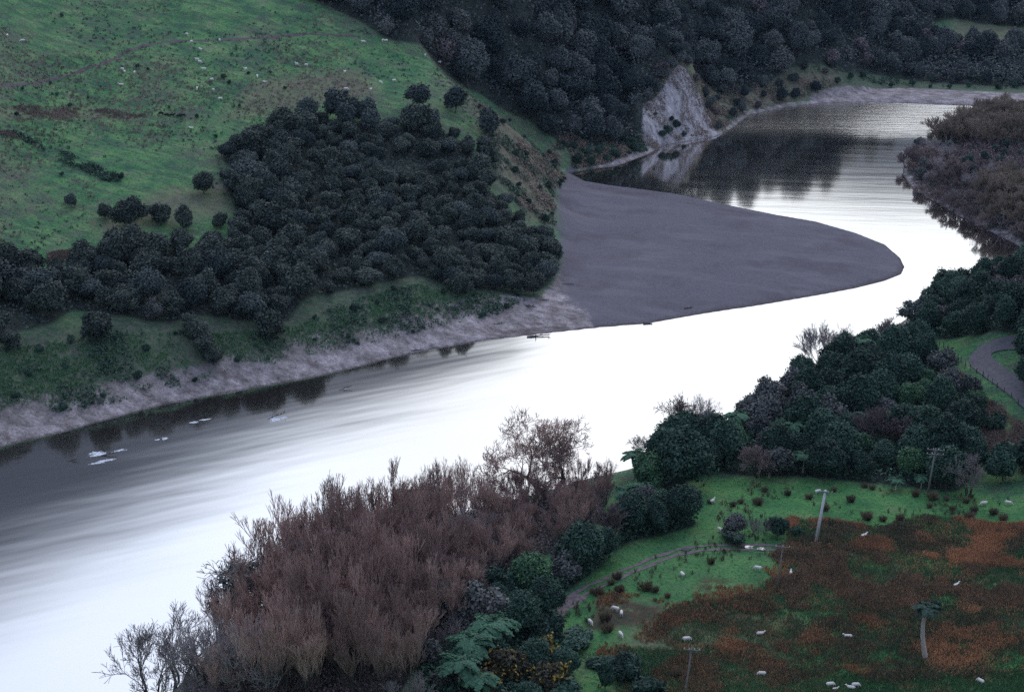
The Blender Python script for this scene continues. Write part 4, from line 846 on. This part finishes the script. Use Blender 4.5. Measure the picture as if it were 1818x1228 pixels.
near = [((1265,893),.9,1,'sheep on the green paddock nearest the dark round corner tree'),((1452,876),.4,0,'sheep grazing right behind the top of the pale pole'),((1746,897),3.3,0,'left one of two sheep at the back right of the green paddock'),((1790,896),-.3,0,'right one of two sheep at the back right of the green paddock'),((1279,944),-.9,0,'sheep beside the low bush left of the pale round shrub'),((1534,952),.6,2,'sheep almost hidden in the rust rushes right of the pale pole'),((1345,1012),2.8,0,'sheep grazing left of the thin pole on the green strip'),((1404,1019),1.4,2,'sheep just right of the thin pole by the rushes'),((1211,1023),1.9,0,'sheep standing on green grass below the track puddle'),((1698,1040),.7,2,'lone white sheep in the dark rushes at the right'),((1092,1084),2.6,0,'upper of two sheep touching each other in rust rushes near the track'),((1103,1092),1.5,0,'lower of two sheep touching each other in rust rushes near the track'),((1048,1108),-1.1,0,'leftmost bright sheep on the grass near the track'),((1102,1130),-1.2,0,'bright sheep below the two touching sheep'),((1350,1126),.1,2,'sheep lying in rushes in the middle of the lower paddock'),((1505,1131),3.1,2,'sheep lying in rushes between the pole and the fern tree'),((1219,1138),.2,0,'sheep seen behind the crossarm of the nearest pole'),((1352,1200),3.0,0,'sheep grazing in the lower paddock right of the nearest pole'),((1474,1219),.2,0,'large sheep of the family group at the bottom edge'),((1483,1224),.3,2,'small lamb lying in front of the large sheep at the bottom edge'),((1510,1222),2.9,2,'left one of the resting pair right of the family group'),((1519,1220),.1,0,'right one of the resting pair right of the family group'),((1740,1213),2.2,0,'sheep alone in the bottom right corner of the paddock'),((1112,951),1.2,0,'sheep under the trees above the curving track')]
for (px, py), rz, k, l in near:
    x, y = P(px, py); sc = 1.12 if 'lamb' not in l else .8
    place(sheepp, x, y, ('white '+l), 'sheep', 'sheep in the near paddock', sc*rnd.uniform(.95, 1.05), pick=k, rz=rz, tilt=.02, sz=sc)
far = [(13,66),(40,75),(332,64),(340,77),(356,91),(350,109),(355,113),(362,126),(217,126),(221,129),(239,132),(436,126),(457,138),(470,147),(376,144),(379,163),(350,160),(527,117),(544,119),(215,152),(391,178),(340,229),(390,74)]
farm = [(645,77),(680,75),(685,75),(755,101),(780,113),(795,116),(700,146),(676,149),(615,161),(658,162),(612,131)]
for L, lb, gp in ((far, 'tiny white sheep scattered on the left hillside pasture below the sloping track', 'sheep on the left hillside'), (farm, 'tiny white sheep on the upper pasture beside the dark forest', 'sheep beside the forest')):
    for px, py in L:
        x, y = P(px, py); place(sheepp, x, y, lb, 'sheep', gp, 1.2, pick=rnd.choice((0, 0, 1, 2)))
for px, py, k in ((286,205,0),(296,207,0),(306,208,1),(318,209,0),(325,208,0)):
    x, y = P(px, py); place(cows, x, y, 'black cow in the short row grazing on the left hillside', 'cow', 'black cattle on the left hillside', 1.25, pick=k, rz=rnd.choice((0.1, 3.0, .4)))
# ================================================================== poles
def mbox(c, s, rot=None):
    x, y, z = c; a, b, d = s[0]/2, s[1]/2, s[2]/2
    V = np.array([(i, j, k) for i in (-a, a) for j in (-b, b) for k in (-d, d)]); return V+np.array(c), np.array([(0,1,3,2),(4,6,7,5),(0,4,5,1),(2,3,7,6),(0,2,6,4),(1,5,7,3)])
def join(L):
    V = []; Fq = []; n = 0
    for v, f in L: V.append(v); Fq.append(f+n); n += len(v)
    return np.concatenate(V), np.concatenate(Fq)
def pole(px, py, h, lean, mat, label, arm=2.4, ins=4, rz=0., r=.17, double=False):
    x, y = P(px, py); root = link('power_pole', None, loc=(x, y, float(height(x, y)[0]))); tag(root, label, 'power pole', 'power poles in the paddock')
    root.rotation_euler = (0, lean, rz)
    V, Fq = mbox((0, 0, h/2-.4), (1, 1, h+.8)); w = np.where(V[:, 2] > 1, r*.62, r); V[:, 0] = np.sign(V[:, 0])*w; V[:, 1] = np.sign(V[:, 1])*w; link('shaft', npmesh('shaft', V, Fq, mat), root)
    for k in range(2 if double else 1):
        zz = h-.25-k*.9; a = link('crossarm', npmesh('crossarm', *join([mbox((0, -r-.05, zz), (arm, .11, .13)), mbox((-.35, -r-.02, zz-.28), (.05, .05, .5)), mbox((.35, -r-.02, zz-.28), (.05, .05, .5))]), M['oldwood']), root)
        for j in range(ins):
            xx = (j/(ins-1)-.5)*(arm-.2); link('insulator', npmesh('insulator', *tubes([((xx, -r-.05, zz+.06), (xx, -r-.05, zz+.16), .035, .04), ((xx, -r-.05, zz+.16), (xx, -r-.05, zz+.22), .09, .10), ((xx, -r-.05, zz+.22), (xx, -r-.05, zz+.34), .08, .04)], 8), M['porcelain'], True), a)
    return root
pole(1448, 963, 10.2, .11, M['concrete'], 'pale concrete power pole with crossarm standing in the rust rushes', r=.26, ins=4)
pole(1646, 881, 9.8, .08, M['oldwood'], 'grey power pole in front of the dark wood at the back of the paddock', arm=3.2, r=.17, double=True)
pole(1379, 1052, 8.8, .06, M['oldwood'], 'thin grey power pole with crossarm just below the puddled track', r=.13, ins=3)
pole(1212, 1262, 10.5, .09, M['oldwood'], 'weathered power pole rising from the bottom edge of the picture', r=.15, ins=4)
# ---- fern tree with pale curved trunk
pt = fern_tree('leaning_fern_tree', 9.6, 2.3, 501, trunk_curve=.9, nf=13, r0=.36); x, y = P(1643, 1168); 
place([pt], x, y, 'lone tree with a pale curved bare trunk and small dark crown in the rushes', 'tree', sc=1.0, rz=0.1, tilt=0)
for c in KIDS[pt.name]:
    if 'fronds' in c.name: c.data.materials.clear(); c.data.materials.append(M['broad'])
# ================================================================== track, road, puddles
def ribbon(name, pts, w, mat, dz=.06, off=0.0, step=.8, wig=0.0, cross=4):
    W = [hit(a, b)[:2] for a, b in pts]; Q = [W[0]]
    for a, b in zip(W, W[1:]):
        n = max(2, int(np.linalg.norm(b-a)/step)); Q += [a+(b-a)*k/n for k in range(1, n+1)]
    Q = np.array(Q)
    for _ in range(12): Q[1:-1] = (Q[:-2]+2*Q[1:-1]+Q[2:])/4
    T = np.gradient(Q, axis=0); T /= np.linalg.norm(T, axis=1)[:, None]; Nn = np.c_[-T[:, 1], T[:, 0]]; V = []
    nz = np.array([vnoise(np.array([k*.35+off*9]), np.array([7.]), 1.)[0]-.5 for k in range(len(Q))])
    nz2 = np.array([vnoise(np.array([k*.4+40+off*7]), np.array([3.]), 1.)[0]-.5 for k in range(len(Q))])
    for j in range(cross+1):
        s = (j/cross-.5)*w; e = Q+Nn*(off+s+wig*(nz if j == 0 else nz2 if j == cross else nz*0)[:, None] if wig and j in (0, cross) else off+s)
        V.append(np.c_[e, height(e[:, 0], e[:, 1])+dz])
    n = len(Q); V = np.stack(V, 1).reshape(-1, 3); c1 = cross+1; Fq = [(i*c1+j, i*c1+j+1, (i+1)*c1+j+1, (i+1)*c1+j) for i in range(n-1) for j in range(cross)]
    return tag(link(name, npmesh(name, V, np.array(Fq), mat, True)), kind='structure')
TR = [(965,1112),(1000,1072),(1050,1042),(1110,1015),(1170,990),(1215,976),(1260,972),(1320,971),(1380,972),(1440,976),(1540,984)]
ribbon('track', TR, .75, M['track'], off=.85, wig=.5); ribbon('track', TR, .75, M['track'], off=-.85, wig=.5)
ribbon('track', [(962,1112),(985,1090),(1030,1055)], 2.6, M['track'], dz=.04, wig=1.2)
ribbon('road', [(1870,735),(1818,698),(1780,672),(1748,650),(1734,634),(1745,621),(1768,612),(1800,608),(1830,612)], 4.6, M['asphalt'], dz=.22, cross=6)
ribbon('track', [(-60,150),(130,132),(190,110),(240,86),(300,74),(400,72),(500,65),(570,61),(640,66)], 1.2, M['hilltrack'], dz=.04, wig=1.1)
pud = bpy.data.materials.new('puddle water'); pud.use_nodes = True; pb = pud.node_tree.nodes['Principled BSDF']; pb.inputs['Base Color'].default_value = (.5, .5, .5, 1); pb.inputs['Metallic'].default_value = .75; pb.inputs['Roughness'].default_value = .05
for k, (px, py, w, d) in enumerate(((1219,975,1.6,.45),(1325,971,2.6,.3),(1352,975,1.4,.5),(1388,973,1.2,.3),(1389,977,.9,.3),(1330,973,1.2,.2))):
    x, y = P(px, py); q = random.Random(k); z = float(max(height(x+a*w/2, y+b*d)[0] for a in (-1, 0, 1) for b in (-1, 1)))+.075
    V = [(x, y, z)]+[(x+math.cos(a*.45)*w*q.uniform(.8, 1.1)*.6, y+math.sin(a*.45)*d*q.uniform(.7, 1.2)*1.3, z) for a in range(14)]
    tag(link('puddle', npmesh('puddle', V, np.array([(0, 1+a, 1+(a+1) % 14) for a in range(14)]), pud)), kind='structure')
# ---- roadside fence
fp = [hit(a, b) for a, b in ((1668,612),(1690,625),(1706,642),(1722,656),(1745,668),(1770,688),(1795,706),(1820,728),(1850,750))]
Q = []
for a, b in zip(fp, fp[1:]):
    n = max(1, int(np.linalg.norm(b-a)/2.2)); Q += [a+(b-a)*k/n for k in range(n)]
root = link('wire_fence', None, loc=tuple(Q[0])); tag(root, 'dark post and wire fence along the outside of the road bend', 'fence')
o0 = Q[0]; q = random.Random(3); tops = []
for p in Q:
    z = float(height(p[0], p[1])[0]); h = q.uniform(1.0, 1.3); r0 = q.uniform(.07, .11)
    link('post', npmesh('post', *tubes([((p[0]-o0[0], p[1]-o0[1], z-o0[2]-.3), (p[0]-o0[0]+q.uniform(-.05, .05), p[1]-o0[1], z-o0[2]+h), r0, r0*.9)], 6), M['darkwood']), root); tops.append((p[0]-o0[0], p[1]-o0[1], z-o0[2]))
for hh in (.35, .65, .95):
    link('wire', npmesh('wire', *tubes([(np.array(a)+(0, 0, hh), np.array(b)+(0, 0, hh), .012, .012) for a, b in zip(tops, tops[1:])], 3), M['wire']), root)
# ================================================================== driftwood, snags and foam
def log(px, py, L, r, rz, label, branches=2, seed=0, onwater=False, tilt=.1):
    q = random.Random(seed); segs = []; p = np.array([-L/2, 0, 0.]); n = 5
    for k in range(n):
        e = p+np.array([L/n, q.uniform(-.1, .1)*L/n, q.uniform(-.05, .1)*L/n]); segs.append((p, e, r*(1-k/n*.5), r*(1-(k+1)/n*.5)))
        if k and branches > 0 and q.random() < .8:
            for _ in range(branches): segs.append((e, e+np.array([q.uniform(-.2, .5)*L*.4, q.uniform(-.5, .5)*L*.4, q.uniform(.05, .35)*L*.5]), r*.45, r*.12))
        p = e
    h = hit(px, py); o = link('driftwood_log', npmesh('driftwood_log', *tubes(segs, 6), M['driftwood'] if not onwater else M['darkwood'], True), None, (h[0], h[1], h[2]+r*.5)); o.rotation_euler = (0, -tilt if onwater else 0, rz); return tag(o, label, 'log')
log(955, 597, 5.5, .22, .2, 'long driftwood log lying at the water edge of the sandy beach', 2, 1)
log(1150, 574, 2.2, .3, .1, 'dark stump in the shallows at the gravel bar edge', 1, 2)
log(1221, 547, 2.0, .25, .4, 'small dark log lying on the lower gravel bar', 1, 3)
log(963, 532, 3.5, .2, -.1, 'driftwood log on the sand below the thicket corner', 1, 4)
log(938, 545, 4.2, .3, -.6, 'branched grey driftwood heap on the upper beach', 3, 5)
log(1010, 505, 3, .14, -.2, 'thin log on the gravel right of the thicket corner', 1, 6)
log(880, 575, 3.2, .15, .3, 'driftwood branch on the pale sandy beach', 3, 7)
log(740, 622, 2.8, .2, .3, 'dark driftwood at the muddy water edge', 2, 8)
snags = [(488,741,4.5,.5,'branching snag breaking the water in white foam nearest the muddy bank'),(190,808,3.5,.2,'low snag in foam at the left of the dark water'),(130,818,2.6,.1,'small snag at the left end of the foam patches'),(345,747,2.5,.3,'small snag between the larger foaming snags'),(612,691,2.5,.4,'farthest snag tip up the dark water'),(285,778,2.0,.3,'snag tip in a small patch of foam')]
for k, (px, py, L, rz, l) in enumerate(snags):
    o = log(px, py, L, .10, rz, l, 4, 20+k, True, .12); o.location.z = .12; o.name = 'river_snag'; o['category'] = 'snag'
def foam(px, py, L, W, seed, label):
    h = hit(px, py); q = np.random.default_rng(seed); n = int(90*L); kc = q.integers(0, 6, n); ct = q.uniform(-.1, .8, 6); cs = q.normal(0, W*.30, 6); t = ct[kc]+q.normal(0, .09, n); s = cs[kc]+q.normal(0, 1, n)*W*.2
    a = math.radians(30); X = (t-.2)*L; Pp = np.c_[h[0]-X*math.cos(a)+s*math.sin(a)*-1, h[1]-X*math.sin(a)+s*math.cos(a), .02+.05*q.random(n)]
    if py < 400: pass
    n1 = len(Pp); ln = q.uniform(.06, .30, n1)**1.0; wd = ln*q.uniform(.12, .3, n1)
    T = np.c_[np.full(n1, math.cos(a)), np.full(n1, math.sin(a)), np.zeros(n1)]*ln[:, None]; B = np.c_[np.full(n1, -math.sin(a)), np.full(n1, math.cos(a)), q.uniform(0, .4, n1)]*wd[:, None]
    V = np.stack([Pp-T, Pp-B, Pp+T, Pp+B], 1).reshape(-1, 3); tag(link('foam', npmesh('foam', V, np.arange(4*n1).reshape(-1, 4), M['foam'])), label, 'foam', kind='stuff')
foam(500, 742, 4.5, 1.6, 1, 'white foam around the largest snag'); foam(200, 800, 7, 1.2, 2, 'white foam streaks behind the left snags'); foam(185, 818, 5, .9, 3, 'lower foam streaks at the left'); foam(360, 746, 4, .5, 4, 'thin foam line between the snags'); foam(615, 690, 1.6, .4, 5, 'small foam fleck at the farthest snag'); foam(290, 778, 2.2, .8, 6, 'small foam patch in the dark water')

# ================================================================== evening air
hz = bpy.data.materials.new('evening air'); hz.use_nodes = True; ht = hz.node_tree; ht.nodes.clear(); ho = ht.nodes.new('ShaderNodeOutputMaterial'); pv = ht.nodes.new('ShaderNodeVolumePrincipled')
pv.inputs['Color'].default_value = (.55, .75, 1.0, 1); pv.inputs['Density'].default_value = HAZE; ht.links.new(pv.outputs[0], ho.inputs['Volume'])
V, Fq = mbox((0, 0, (-4.5+200)/2), (5600, 5600, 204.5)); h_ = tag(link('haze', npmesh('haze', V, Fq, hz)), kind='stuff')
